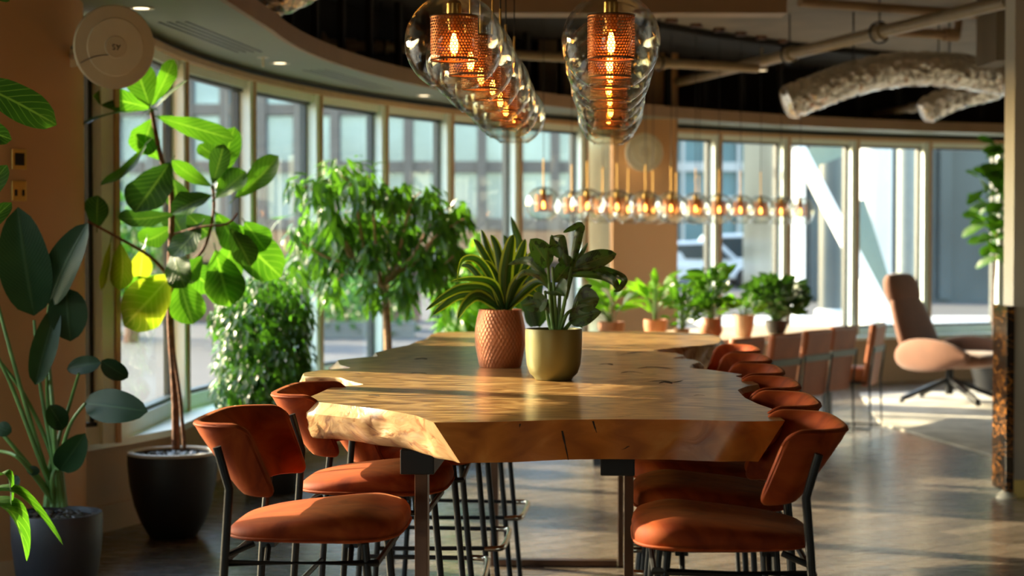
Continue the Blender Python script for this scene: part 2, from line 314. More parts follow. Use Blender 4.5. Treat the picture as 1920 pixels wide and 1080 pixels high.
# ------------------------------------------------------------------ mesh builder
class MB:
    def __init__(s): s.v = []; s.f = []; s.uv = []; s.mi = []
    def add(s, vs, fs, uvs=None, mi=0):
        o = len(s.v); s.v += [Vector(p) for p in vs]; s.uv += (uvs or [(0, 0)] * len(vs))
        for f in fs: s.f.append([i + o for i in f]); s.mi.append(mi)
    def grid(s, rows, cu=False, cv=False, uv=None, mi=0, flip=False):
        n = len(rows); m = len(rows[0]); vs = [p for r in rows for p in r]
        if uv is None: uv = [(j / max(1, m - (0 if cu else 1)), i / max(1, n - 1)) for i in range(n) for j in range(m)]
        fs = []
        for i in range(n if cv else n - 1):
            for j in range(m if cu else m - 1):
                a, b = i * m + j, i * m + (j + 1) % m; c, d = ((i + 1) % n) * m + (j + 1) % m, ((i + 1) % n) * m + j
                fs.append([a, d, c, b] if flip else [a, b, c, d])
        s.add(vs, fs, uv, mi)
    def box(s, c, size, mat=None, mi=0, rz=0):
        hx, hy, hz = [k / 2 for k in size]; c = Vector(c)
        R = Matrix.Rotation(rz, 3, 'Z') if mat is None else mat
        vs = [c + R @ Vector((sx * hx, sy * hy, sz * hz)) for sx in (-1, 1) for sy in (-1, 1) for sz in (-1, 1)]
        s.add(vs, [[0, 1, 3, 2], [4, 6, 7, 5], [0, 4, 5, 1], [2, 3, 7, 6], [0, 2, 6, 4], [1, 5, 7, 3]], None, mi)
    def bar(s, a, b, w, h, mi=0, up=Vector((0, 0, 1))):
        a = Vector(a); b = Vector(b); d = b - a; L = d.length; d.normalize()
        if abs(d.dot(up)) > .98: up = Vector((0, 1, 0))
        sd = d.cross(up).normalized(); u2 = sd.cross(d)
        s.box((a + b) / 2, (L, w, h), Matrix((d, sd, u2)).transposed(), mi)
    def tube(s, pts, r, seg=10, closed=False, cap=True, mi=0, smooth=0):
        pts = [Vector(p) for p in pts]
        if smooth: pts = spline(pts, smooth, closed)
        n = len(pts); rows = []
        rs = r if isinstance(r, (list, tuple)) else [r] * n
        if len(rs) != n: rs = [rs[0] + (rs[-1] - rs[0]) * i / (n - 1) for i in range(n)]
        prev = None
        for i, p in enumerate(pts):
            a = pts[(i - 1) % n] if (closed or i > 0) else p; b = pts[(i + 1) % n] if (closed or i < n - 1) else p
            t = (b - a).normalized()
            if prev is None:
                x = t.cross(Vector((0, 0, 1)))
                if x.length < .05: x = t.cross(Vector((0, 1, 0)))
                x.normalize()
            else:
                x = (prev - t * prev.dot(t)).normalized()
            prev = x; y = t.cross(x)
            rows.append([p + (x * math.cos(q) + y * math.sin(q)) * rs[i] for q in [2 * PI * k / seg for k in range(seg)]])
        o = len(s.v); s.grid(rows, cu=True, cv=closed, mi=mi, flip=True)
        if cap and not closed:
            s.f.append([o + k for k in range(seg)]); s.mi.append(mi)
            s.f.append([o + (n - 1) * seg + k for k in range(seg)][::-1]); s.mi.append(mi)
    def lathe(s, prof, c=(0, 0, 0), seg=40, axis=None, mi=0, capb=False, capt=False):
        c = Vector(c); Z = Vector(axis).normalized() if axis else Vector((0, 0, 1))
        X = Z.orthogonal().normalized(); Y = Z.cross(X)
        if axis is None: X = Vector((1, 0, 0)); Y = Vector((0, 1, 0))
        rows = []; uv = []
        L = [0]
        for (r0, z0), (r1, z1) in zip(prof, prof[1:]): L.append(L[-1] + math.hypot(r1 - r0, z1 - z0))
        for (r, z), l in zip(prof, L):
            rows.append([c + X * r * math.cos(2 * PI * k / seg) + Y * r * math.sin(2 * PI * k / seg) + Z * z for k in range(seg + 1)])
            uv += [(k / seg, l / L[-1]) for k in range(seg + 1)]
        o = len(s.v); s.grid(rows, uv=uv, mi=mi)
        if capb: s.f.append([o + k for k in range(seg)][::-1]); s.mi.append(mi)
        if capt: s.f.append([o + (len(prof) - 1) * (seg + 1) + k for k in range(seg)]); s.mi.append(mi)
    def prism(s, poly, z0, z1, mi=0):
        n = len(poly); vs = [(p[0], p[1], z0) for p in poly] + [(p[0], p[1], z1) for p in poly]
        s.add(vs, [list(range(n))[::-1], list(range(n, 2 * n))] + [[i, (i + 1) % n, n + (i + 1) % n, n + i] for i in range(n)], None, mi)
    def build(s, name, mats, parent=None, smooth=True, world=False, bevel=0, sharp=40, sub=0):
        if not isinstance(mats, (list, tuple)): mats = [mats]
        off = parent_world(parent) if (world and parent) else Vector((0, 0, 0))
        me = bpy.data.meshes.new(name); me.from_pydata([tuple(p - off) for p in s.v], [], s.f)
        for k in mats: me.materials.append(M[k])
        me.polygons.foreach_set('material_index', s.mi)
        ul = me.uv_layers.new(name='UVMap'); li = [0] * len(me.loops); me.loops.foreach_get('vertex_index', li)
        flat = []
        for i in li: flat += s.uv[i]
        ul.data.foreach_set('uv', flat)
        if smooth:
            me.polygons.foreach_set('use_smooth', [True] * len(me.polygons)); me.set_sharp_from_angle(angle=math.radians(sharp))
        me.update(); me.validate()
        o = bpy.data.objects.new(name, me); COL.objects.link(o)
        if parent: o.parent = parent
        if bevel:
            b = o.modifiers.new('bevel', 'BEVEL'); b.width = bevel; b.segments = 2; b.limit_method = 'ANGLE'
        if sub:
            b = o.modifiers.new('sub', 'SUBSURF'); b.levels = sub; b.render_levels = sub
        return o
def parent_world(p):
    o = Vector((0, 0, 0))
    while p: o += p.location; p = p.parent
    return o
def spline(pts, k=6, closed=False):
    out = []; n = len(pts)
    for i in range(n if closed else n - 1):
        if closed: p0, p1, p2, p3 = pts[i - 1], pts[i], pts[(i + 1) % n], pts[(i + 2) % n]
        else: p0, p1, p2, p3 = pts[max(i - 1, 0)], pts[i], pts[i + 1], pts[min(i + 2, n - 1)]
        for j in range(k):
            t = j / k
            out.append(.5 * ((2 * p1) + (-p0 + p2) * t + (2 * p0 - 5 * p1 + 4 * p2 - p3) * t * t + (-p0 + 3 * p1 - 3 * p2 + p3) * t ** 3))
    if not closed: out.append(pts[-1].copy())
    return out
def thing(name, label, cat, loc=(0, 0, 0), rz=0, group=None):
    o = bpy.data.objects.new(name, None); COL.objects.link(o); o.empty_display_size = .1
    o.location = loc; o.rotation_euler = (0, 0, rz); o['label'] = label; o['category'] = cat
    if group: o['group'] = group
    return o
def tag(o, label, cat, group=None, kind=None):
    o['label'] = label; o['category'] = cat
    if group: o['group'] = group
    if kind: o['kind'] = kind
    return o
def struct(o):
    o['kind'] = 'structure'; return o
def dup(root, loc=None, rz=None, label=None):
    def rec(o, par):
        c = o.copy(); COL.objects.link(c)
        if par: c.parent = par
        for ch in [q for q in COL.objects if q.parent == o]: rec(ch, c)
        return c
    r = rec(root, None)
    if loc is not None: r.location = loc
    if rz is not None: r.rotation_euler = (0, 0, rz)
    if label: r['label'] = label
    return r
WP = {
    'fiddle': lambda t: max(0.0, math.sin(PI * min(1, t ** 1.25))) ** .6 * (.62 + .38 * t),
    'ovate': lambda t: max(0.0, math.sin(PI * t ** .8)) ** .8,
    'paddle': lambda t: max(0.0, math.sin(PI * t ** .9)) ** .55,
    'narrow': lambda t: max(0.0, math.sin(PI * t ** .75)) ** .9,
    'strap': lambda t: (.45 + .55 * min(1, t * 3)) * (1 - t ** 3.2) ** .8,
}
def leaf(mb, base, tip, w, nrm, shape='ovate', n=7, m=2, droop=.12, fold=.25, wave=.0, mi=0):
    base = Vector(base); tip = Vector(tip); nrm = Vector(nrm)
    L = tip - base; ll = L.length; d = L / ll
    nrm = nrm - d * nrm.dot(d)
    if nrm.length < 1e-4: nrm = d.orthogonal()
    nrm.normalize(); sd = d.cross(nrm); ph = random.uniform(0, 6); rows = []
    for i in range(n + 1):
        t = i / n; hw = w / 2 * max(.015, WP[shape](t)); c = base + L * t + nrm * (droop * ll * math.sin(PI * t * .95))
        row = []
        for j in range(-m, m + 1):
            q = j / m
            row.append(c + sd * hw * q * (1 + wave * .4 * math.sin(t * 17 + ph + j)) + nrm * (fold * abs(q) ** 1.3 * hw + wave * hw * abs(q) ** 2 * math.sin(t * 14 + ph + (2 if j < 0 else 0))))
        rows.append(row)
    mb.grid(rows, mi=mi)
def strap(mb, pts, w, shape='strap', k=4, fold=.35, up=Vector((0, 0, 1)), mi=0, m=2, sd0=None):
    c = spline([Vector(p) for p in pts], k); n = len(c) - 1; rows = []; prev = sd0
    for i, p in enumerate(c):
        t = i / n; d = (c[min(i + 1, n)] - c[max(i - 1, 0)]).normalized()
        if prev is None:
            x = d.cross(up)
            if x.length < .2: x = d.cross(Vector((0, 1, 0)))
            prev = x.normalized()
        x = (prev - d * prev.dot(d)).normalized(); prev = x; nn = x.cross(d)
        hw = w / 2 * max(.02, WP[shape](t))
        rows.append([p + x * hw * (j / m) + nn * fold * hw * abs(j / m) for j in range(-m, m + 1)])
    mb.grid(rows, mi=mi)
def rnd(a, b): return random.uniform(a, b)
def rdir():
    while True:
        v = Vector((rnd(-1, 1), rnd(-1, 1), rnd(-1, 1)))
        if .05 < v.length < 1: return v.normalized()
# ================================================================== THE SETTING
AC = Vector((8.0, 8.9, 0)); RW = 9.9
def arc(th, r=RW, z=0.0): return Vector((AC.x + r * math.cos(th), AC.y + r * math.sin(th), z))
def hit(px, r=RW):                    # where the view through photo column px meets the window arc
    u, up, fw = ray(px, 450); d = Vector((u, fw, 0)).normalized(); o = Vector((0, 0, 0)) - AC
    b = d.dot(o); c = o.dot(o) - r * r; t = -b + math.sqrt(b * b - c); q = d * t - AC
    return math.atan2(q.y, q.x) % (2 * PI)
DL = Vector((-.42, -.9075, 0)); NL = Vector((-.9075, .42, 0))       # straight run of windows left of the arc
def left(s, off=0.0, z=0.0): return Vector((-1.9, 8.9, z)) + DL * s + NL * off
def outline(off, th_end=math.radians(58), n=70):                   # plan line of the glazing, off metres outside it
    pts = [left(s, off) for s in (4.8, 3.4, 1.8, 0.3)]
    if off < -.5: pts = [Vector((-1.9 - off - .05 * s, 8.9 - s, 0)) for s in (5.4, 3.6, 1.9, .6)]
    return pts + [arc(PI + (th_end - PI) * i / n, RW + off) for i in range(n + 1)]
ZS, ZH, ZSOF, ZC = .44, 2.40, 2.475, 3.10
big = outline(.12)
room = [(p.x, p.y) for p in big] + [(16.5, 17.4), (16.5, -4.2), (-7.75, -4.2)]
mb = MB(); mb.prism(room[::-1], -.12, 0); struct(mb.build('floor', 'floor', smooth=False))
mb = MB(); mb.prism(room[::-1], ZC, ZC + .15); struct(mb.build('ceiling', 'ceiling', smooth=False))
def ribbon(name, mat, off0, off1, z0, z1, th_end=math.radians(58)):
    mb = MB(); a = outline(off0, th_end); b = outline(off1, th_end)
    rows = [[Vector((p.x, p.y, z0)), Vector((p.x, p.y, z1)), Vector((q.x, q.y, z1)), Vector((q.x, q.y, z0))] for p, q in zip(a, b)]
    mb.grid(rows, cu=True, flip=True); return struct(mb.build(name, mat, sharp=30))
ribbon('wall_window_side', 'cream_wall', -.02, .12, 0, ZS)
ribbon('baseboard_window_side', 'cream_wall', -.04, -.021, 0, .13)
ribbon('trim_1', 'white_frame', -.21, .10, ZS, ZS + .035)          # window sill board
ribbon('trim_2', 'tan_trim', -.10, -.03, ZH, ZH + .035)            # tan rail over the windows
ribbon('trim_3', 'soffit', -.68, .10, ZSOF, ZSOF + .03)            # soffit
ribbon('trim_4', 'beam', -.71, -.681, ZSOF - .012, ZSOF + .085)    # brown edge of the soffit
ribbon('plenum_shade_5', 'void_shade', -.12, .10, ZSOF + .031, ZC)  # black wall over the soffit, painted as the shade of an open void
ribbon('trim_6', 'dark_frame', -.03, .10, ZH + .035, ZSOF)  # dark band over the tan rail: shade of the shadow gap given as colour
# the windows
cols = [204, 331, 460, 587, 712, 836, 965, 1090, 1216, 1342, 1471, 1601, 1737, 1878]
ths = [hit(c) for c in cols]
step = (ths[1] - ths[6]) / 5
while ths[0] + step < PI - .01: ths.insert(0, ths[0] + step)
while ths[-1] > math.radians(60): ths.append(ths[-1] - step)
nodes = [(left(s), DL, NL) for s in [1.08 * k + .35 for k in range(4, 0, -1)]]
nodes += [(arc(t), Vector((math.sin(t), -math.cos(t), 0)) * -1, Vector((math.cos(t), math.sin(t), 0))) for t in ths]
def window(i, a, b):
    pa, _, na = a; pb, _, nb = b; c = (pa + pb) / 2; e = (pb - pa); L = e.length; e.normalize(); n = Vector((-e.y, e.x, 0))
    if n.dot(c - Vector((4, 6, 0))) < 0: n = -n
    R = Matrix((e, n, Vector((0, 0, 1)))).transposed()
    w = bpy.data.objects.new('window_%d' % i, None); COL.objects.link(w); w.location = (c.x, c.y, ZS + .035); struct(w)
    def loc(x, y, z): return c + e * x + n * y + Vector((0, 0, z))
    z0 = ZS + .035; z1 = ZH; h = z1 - z0; zc = (z0 + z1) / 2
    mb = MB(); mb.box(loc(L / 2 - .042, -.01, zc), (.085, .10, h), R)
    mb.box(loc(0, 0, z0 + .04), (L - .085, .07, .08), R); mb.box(loc(0, 0, z1 - .025), (L - .085, .07, .05), R)
    mb.build('window_frame', 'white_frame', w, world=True, smooth=False)
    mb = MB(); mb.box(loc(L / 2 - .002, -.066, zc), (.026, .014, h), R); mb.build('window_trim', 'tan_trim', w, world=True, smooth=False)
    mb = MB()
    for x in (-L / 2 + .012, L / 2 - .096): mb.box(loc(x, .03, zc), (.024, .045, h - .02), R)
    mb.box(loc(0, .01, z0 + .09), (L - .11, .05, .02), R); mb.box(loc(0, .01, z1 - .06), (L - .11, .05, .02), R)
    mb.build('glazing_bead', 'dark_frame', w, world=True, smooth=False)
    mb = MB(); mb.add([loc(-L / 2 + .02, .02, z0 + .08), loc(L / 2 - .1, .02, z0 + .08), loc(L / 2 - .1, .02, z1 - .05), loc(-L / 2 + .02, .02, z1 - .05)], [[0, 1, 2, 3]])
    mb.build('window_pane', 'pane', w, world=True, smooth=False)
for i in range(len(nodes) - 1): window(i + 1, nodes[i], nodes[i + 1])
# columns
def column(name, c, r, mat, rect=None):
    mb = MB()
    if rect: mb.prism([(c[0] + x, c[1] + y) for x, y in rect], 0, ZC)
    else: mb.prism([(c[0] + r * math.cos(2 * PI * k / 72), c[1] + r * math.sin(2 * PI * k / 72)) for k in range(72)], 0, ZC)
    return struct(mb.build(name, mat, sharp=30))
CL = Vector((-2.60, 7.85, 0)); CR = .70
column('column_left', CL, CR, 'pink_wall')
mb = MB(); mb.prism([(CL.x + (CR + .014) * math.cos(2 * PI * k / 72), CL.y + (CR + .014) * math.sin(2 * PI * k / 72)) for k in range(72)], 0, .09)
struct(mb.build('baseboard_column', 'cream_wall', sharp=30))
pc = P(1206, 450, 15.78)
column('column_far', (pc.x, pc.y), 0, 'pink_wall', [(-.285, -.2), (.285, -.2), (.285, .25), (-.285, .25)])
# right: end of a wall and the marble slab fixed to it
we = U(1901, 935, 0)
mb = MB(); mb.box((we.x + .9, we.y + .14, ZC / 2), (1.8, .2, ZC)); struct(mb.build('wall_right', 'white_wall', smooth=False))
mb = MB(); mb.box((we.x + .9, we.y + .03, .05), (1.8, .02, .1)); struct(mb.build('baseboard_right', 'gold_plate', smooth=False))
mb = MB(); mb.box((16.4, 6, ZC / 2), (.2, 20, ZC)); struct(mb.build('wall_far_right', 'beige_wall', smooth=False))
m = thing('marble_plinth', 'narrow black marble plinth veined with orange at the end of the white wall', 'plinth', (we.x - .035, we.y + .10, 0))
mb = MB(); mb.box((0, 0, .55), (.045, .28, 1.02)); mb.build('panel', 'marble', m, bevel=.003, smooth=False)
mb = MB(); mb.lathe([(.0, 0), (.055, 0), (.055, .012), (.03, .035), (0, .038)], (0, -.08, 0), 24); mb.build('foot', 'plastic2', m)

mb = MB(); mb.box((4.4, -4.3, .25), (24.2, .2, .5)); mb.box((4.4, -4.3, 2.8), (24.2, .2, .6))
for x0, x1 in ((-7.7, -6.4), (-2.6, 9.0), (10.5, 16.5)): mb.box(((x0 + x1) / 2, -4.3, 1.5), (x1 - x0, .2, 2.0))
struct(mb.build('wall_back', 'beige_wall', smooth=False))
mb = MB(); a = left(4.75); mb.bar((a.x, a.y, ZC / 2), (-7.7, -4.25, ZC / 2), .15, ZC); struct(mb.build('wall_left', 'beige_wall', smooth=False))
mb = MB(); a = arc(math.radians(58.5)); mb.bar((a.x, a.y, ZC / 2), (16.5, 16.0, ZC / 2), .15, ZC); struct(mb.build('wall_far', 'beige_wall', smooth=False))
mb = MB(); q = P(1111, 450, 15.86); mb.box((q.x, q.y, (ZS + ZH) / 2), (.30, .10, ZH - ZS), rz=.5); struct(mb.build('trim_9', 'white_frame', smooth=False))
# ---- ceiling services
def pipe(name, pts, r, label, fit=None, mat='pipe'):
    t = thing(name, label, 'pipe', pts[0])
    mb = MB(); mb.tube(pts, r, 14); mb.build('pipe_run', mat, t, world=True)
    if fit:
        for q in fit:
            a = Vector(pts[q[0]]); b = Vector(pts[q[0] + 1]); c = a.lerp(b, q[1]); d = (b - a).normalized()
            mb = MB(); mb.tube([c - d * r * 1.6, c + d * r * 1.6], r * 1.35, 14); mb.build('coupling', mat, t, world=True)
            if len(q) > 2:
                mb = MB(); mb.tube([c, Vector((c.x, c.y, ZC))], .006, 6)
                ring = [c + Vector((0, 0, 0)) + (Vector((0, 0, 1)) * math.cos(k) + d.cross(Vector((0, 0, 1))) * math.sin(k)) * r * 1.7 for k in [2 * PI * j / 16 for j in range(16)]]
                mb.tube(ring, .007, 6, closed=True); mb.build('hanger', 'black_metal', t, world=True)
    return t
a = U(597, 82, 2.74); b = U(1420, 128, 2.74)
pipe('ceiling_pipe', [Vector((a.x, a.y, ZC)), Vector((a.x, a.y, 2.80)), a + Vector((.03, 0, 0)), b], .034, 'beige pipe that drops from the ceiling and runs level above the globe lamps', [(1, .5), (2, .05), (2, .12, 1), (2, .75, 1)])
pipe('ceiling_pipe', [U(1100, 195, 2.80), U(1890, 2, 2.80)], .042, 'thick beige diagonal pipe below the ceiling right of the globe lamps', [(0, .3), (0, .62, 1), (0, .8, 1)])
a = U(1655, 58, 2.90); b = U(1795, 66, 2.90)
pipe('ceiling_pipe', [a, b, b + Vector((.02, 0, .2))], .035, 'short dark pipe with an upturned elbow above the foil duct', [(0, .9)], 'beam')
pipe('ceiling_pipe', [U(1560, 228, 2.66), U(1905, 168, 2.66)], .035, 'thin pipe sloping under the foil duct towards the white wall', [(0, .5)])
pipe('ceiling_pipe', [U(1500, 4, 2.95), U(1905, 32, 2.95)], .03, 'thin dark pipe at the top edge above the diagonal pipe', None, 'beam')
def crinkle(pts, r, seed):
    c = spline([Vector(p) for p in pts], 14); mb = MB(); rows = []; n = len(c)
    for i, p in enumerate(c):
        d = (c[min(i + 1, n - 1)] - c[max(i - 1, 0)]).normalized(); x = d.cross(Vector((0, 0, 1))).normalized(); y = x.cross(d)
        e = min(1, .72 + .28 * min(i, n - 1 - i) / 3)
        rows.append([p + (x * math.cos(k) + y * math.sin(k)) * r * e * (1 + .13 * noise.noise(Vector((i * .55, math.cos(k) * 2, math.sin(k) * 2 + seed))) + .04 * (i % 2)) for k in [2 * PI * j / 40 for j in range(40)]])
    mb.grid(rows, cu=True, flip=True); o = len(mb.v)
    mb.f.append(list(range(40))); mb.mi.append(0); mb.f.append(list(range((n - 1) * 40, n * 40))[::-1]); mb.mi.append(0)
    return mb
d = 13.2
t = thing('foil_duct', 'long curved silver foil duct hanging under the ceiling at the right', 'duct', P(1470, 196, d))
crinkle([P(1470, 196, d), P(1530, 172, d), P(1600, 147, d), P(1690, 130, d), P(1790, 132, d), P(1892, 150, d)], .125, 1).build('duct_hose', 'foil', t, world=True, sharp=60)
for x, y in ((1600, 120), (1780, 100)):
    mb = MB(); q = P(x, y, d); mb.tube([q, Vector((q.x, q.y, ZC))], .006, 6); mb.build('hanger', 'black_metal', t, world=True)
t = thing('foil_duct', 'short silver foil duct end drooping behind the long curved foil duct', 'duct', P(1730, 210, d + .6))
crinkle([P(1728, 212, d + .6), P(1790, 182, d + .6), P(1880, 160, d + .6)], .10, 4).build('duct_hose', 'foil', t, world=True, sharp=60)
t = thing('foil_duct', 'crumpled copper and silver foil duct above the curved soffit', 'duct', P(470, -10, 9.2))
crinkle([P(400, -45, 9.2), P(470, -4, 9.2), P(520, -6, 9.2), P(600, -50, 9.2)], .10, 9).build('duct_hose', 'foil', t, world=True, sharp=60)
for o in [c for c in COL.objects if c.get('label', '').startswith(('short silver', 'crumpled'))]:
    q = o.location; mb = MB(); mb.tube([q + Vector((.12, 0, 0)), Vector((q.x + .12, q.y, ZC))], .006, 6); mb.build('hanger', 'black_metal', o, world=True)
# bulkheads and beams under the slab
mb = MB(); a = P(830, 0, 10.4); b = P(1480, 0, 10.4); mb.box(((a.x + b.x) / 2, 10.6, 2.92), (b.x - a.x, .22, .34)); tag(mb.build('bulkhead', 'beam', smooth=False), 'long pale brown bulkhead crossing above the globe lamps', 'bulkhead')
for x0, x1, y0, y1, dd, lab in ((615, 735, 35, 150, 13.0, 'brown box bulkhead beside the pipe that drops from the ceiling'), (1010, 1120, 120, 185, 14.5, 'dark box bulkhead behind the right row of globes'), (1872, 1912, 72, 112, 11.6, 'brown box bulkhead above the right end of the long foil duct')):
    a = P(x0, y0, dd); b = P(x1, y1, dd); zt = min(max(a.z, b.z), ZC); zb = min(a.z, b.z)
    mb = MB(); mb.box(((a.x + b.x) / 2, dd + .3, (ZC + zb) / 2), (b.x - a.x, .5, ZC - zb)); tag(mb.build('bulkhead', 'ceiling', smooth=False), lab, 'bulkhead')
# black posts and ceiling band: plenum darkness painted in along the soffit edge
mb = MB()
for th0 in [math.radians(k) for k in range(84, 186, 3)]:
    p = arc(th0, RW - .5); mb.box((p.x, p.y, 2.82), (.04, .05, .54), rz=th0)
struct(mb.build('plenum_shade_7', 'void_shade', smooth=False))
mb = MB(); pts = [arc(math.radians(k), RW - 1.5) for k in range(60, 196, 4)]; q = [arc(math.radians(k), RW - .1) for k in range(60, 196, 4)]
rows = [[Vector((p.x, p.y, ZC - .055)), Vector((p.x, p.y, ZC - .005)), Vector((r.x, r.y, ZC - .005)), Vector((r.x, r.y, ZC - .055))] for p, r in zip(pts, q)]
mb.grid(rows, cu=True, flip=True); struct(mb.build('plenum_shade_8', 'void_shade', sharp=30))
# soffit fittings
for x, y, lab in ((265, 15, 'recessed round downlight in the soffit above the wall disc'), (525, 118, 'recessed round downlight in the soffit beside the sprinkler'), (795, 179, 'recessed round downlight in the soffit left of the globe lamps')):
    p = U(x, y, ZSOF - .001); t = thing('downlight', lab, 'downlight', p)
    mb = MB(); mb.lathe([(.035, -.002), (.06, -.004), (.06, 0), (.035, .001)], (0, 0, 0), 32); mb.build('trim_ring', 'plastic2', t)
    mb = MB(); mb.lathe([(.0, -.0025), (.036, -.0025)], (0, 0, 0), 32); mb.build('lens', 'downlight', t)
p = U(1428, 133, ZC - .25); t = thing('downlight', 'bright round spotlight hanging over the dark end of the diagonal pipe', 'downlight', p)
mb = MB(); mb.lathe([(.05, 0), (.05, .1), (.01, .12), (.01, .25)], (0, 0, 0), 24); mb.build('housing', 'pipe', t)
mb = MB(); mb.lathe([(0, .004), (.046, .004)], (0, 0, 0), 24); mb.build('lens', 'downlight', t)
p = U(493, 108, ZSOF); t = thing('sprinkler', 'small white sprinkler head under the soffit', 'sprinkler', p)
mb = MB(); mb.lathe([(.001, -.055), (.007, -.055), (.007, -.004), (.034, -.002), (.034, 0)], (0, 0, 0), 20); mb.build('sprinkler_head', 'plastic2', t)
for k, (xa, ya, xb, yb, lab) in enumerate(((298, 42, 445, 98, 'dark slotted air vent in the soffit above the nearest windows'), (570, 132, 700, 168, 'faint slotted air vent in the soffit beyond the sprinkler'))):
    a = U(xa, ya, ZSOF - .002); b = U(xb, yb, ZSOF - .002); t = thing('air_vent', lab, 'vent', (a + b) / 2)
    e = (b - a).normalized(); s_ = Vector((e.y, -e.x, 0))
    for j in range(4):
        mb = MB(); mb.bar(a + s_ * (j * .045), b + s_ * (j * .045), .014, .004); mb.build('slot', 'dark_frame' if k == 0 else 'band', t, world=True)

# ---- wall discs and switches
def disc(label, c, nrm, r, anchor, mark=True):
    t = thing('wall_disc', label, 'antenna disc', c); Z = Vector(nrm).normalized()
    mb = MB(); mb.lathe([(0, -.045), (r * .5, -.04), (r * .93, -.018), (r, -.004), (r, .004), (r * .97, .009), (r * .62, .013), (0, .013)], (0, 0, 0), 64, Z); mb.build('disc_shell', 'plastic', t)
    mb = MB(); mb.lathe([(0, .018), (r * .68, .018), (r * .70, .013)], Z * 0, 64, Z); mb.build('face_plate', 'plastic2', t)
    mb = MB(); mb.lathe([(0, .025), (r * .25, .025), (r * .27, .018)], Z * 0, 48, Z); mb.build('centre_cap', 'plastic', t)
    if mark:
        X = Z.cross(Vector((0, 0, 1))).normalized() * -1; Y = Z.cross(X) * -1
        if Y.z < 0: Y = -Y
        if X.x < 0: X = -X
        o = Z * .0265; k = r * .06; mb = MB()
        S = [(-1.6, -.9), (-.8, -1.0), (-.6, -.3), (-1.4, .1), (-1.5, .8), (-.6, .9)]
        mb.tube([o + X * a * k + Y * b * k for a, b in S], .0018, 6, smooth=4)
        mb.tube([o + X * a * k + Y * b * k for a, b in [(.1, .9), (.8, -.2)]], .0018, 6)
        mb.tube([o + X * a * k + Y * b * k for a, b in [(1.6, .9), (.4, -1.2)]], .0018, 6); mb.build('printed_mark', 'mark', t)
        mb = MB(); mb.tube([o - Z * .006 + X * a * r + Y * b * r for a, b in [(-.85, -.42), (-.5, -.25), (-.1, -.18)]], .002, 6, smooth=5); mb.build('seam', 'band', t)
    an = Vector(anchor) - Vector(c)
    mb = MB(); mb.tube([-Z * .04, -Z * .09, an * .75 + Vector((0, 0, 0)), an], .014, 10); mb.build('bracket_arm', 'plastic2', t)
    mb = MB(); dd = an.normalized(); mb.tube([an - dd * .012, an + dd * .01], .045, 24); mb.build('wall_plate', 'plastic2', t)
    mb = MB(); mb.tube([an + Vector((0, 0, .03)), an * .6 + Vector((.0, 0, .10)), -Z * .04 + Vector((0, 0, .05))], .004, 8, smooth=6); mb.build('cable', 'band', t)
    return t
c = P(214, 88, 7.35)
disc('large cream disc with a small dark printed mark bracketed to the left column', c, (.50, -.80, -.10), .172, (CL.x + CR * .985, CL.y - CR * .15, c.z + .0))
c = P(1208, 286, 15.35)
disc('pale round disc mounted high on the far column behind the globe lamps', c, (.15, -1, -.05), .165, (c.x, pc.y - .2, c.z), False)
for (x, y), lab, kind in (((34, 299), 'square brass switch plate with a dark touch panel on the left column', 0), ((34, 358), 'square brass socket plate with two dark switches on the left column', 1)):
    q = P(x, y, 7.3); u = (Vector((q.x, q.y, 0)) - Vector((0, 0, 0))); 
    # meet the column surface
    dd = Vector((q.x, q.y, 0)).normalized(); o = -CL; b = dd.dot(o); cc = o.dot(o) - CR * CR; disc_ = b * b - cc; tt = -b - math.sqrt(max(0, disc_))
    s = dd * tt; n_ = (s - CL).normalized(); z = HC + (450 - y) / F * s.y
    t = thing('switch_plate', lab, 'switch', (s.x, s.y, z)); R = Matrix((n_, Vector((-n_.y, n_.x, 0)), Vector((0, 0, 1)))).transposed()
    mb = MB(); mb.box(n_ * .004, (.012, .072, .085), R); mb.build('plate', 'gold_plate', t, bevel=.002, smooth=False)
    if kind == 0:
        mb = MB(); mb.box(n_ * .011, (.004, .045, .052), R); mb.build('touch_panel', 'black_metal', t, smooth=False)
    else:
        for k in (-1, 1):
            mb = MB(); mb.box(n_ * .011 + R @ Vector((0, k * .018, -.008)), (.006, .010, .026), R); mb.build('rocker', 'black_metal', t, smooth=False)

# ================================================================== OUTSIDE
ZG = -.08
mb = MB(); mb.box((10, 60, ZG - .1), (240, 160, .2)); struct(mb.build('ground_outside', 'asphalt', smooth=False))
mb = MB(); a = U(1440, 660, ZG); mb.box((6.8, 26.5, ZG + .02), (7.0, 15, .05)); tag(mb.build('paved_terrace', 'concrete', smooth=False), 'pale paved terrace outside below the white steel bracing', 'paving')
b1 = thing('office_building', 'brown office building with a grid of pale windows across the street', 'building', (-9, 66, ZG))
xs = [-22.2 + 1.36 * k for k in range(19)]; zs = [ZG + 3.15 + 2.12 * k for k in range(6)]
mb = MB(); mb.box((-9.2, 72.5, 8), (28, 12, 18)); mb.build('wall', 'facade', b1, world=True, smooth=False)
mb = MB()
for x in xs + [xs[-1] + 1.36]: mb.box((x - .68, 66.25, 8), (.34, .5, 17.6))
for z in zs + [zs[-1] + 2.12]: mb.box((-9.4, 66.3, z - 1.06), (27.2, .4, .42))
mb.build('facade_grid', 'facade', b1, world=True, smooth=False)
for x in xs[:]:
    for z in zs[:5]:
        if random.random() < 1:
            mb = MB(); mb.box((x, 66.45, z), (1.02, .06, 1.7)); mb.build('window', 'ext_glass', b1, world=True, smooth=False)
mb = MB(); mb.box((-9.2, 65.4, 1.2), (28, 1.0, 1.1)); mb.build('shop_canopy', 'bark_pale', b1, world=True, smooth=False)
b2 = thing('glass_building', 'pale teal glass building beyond the parked white cars', 'building', (11, 90, ZG))
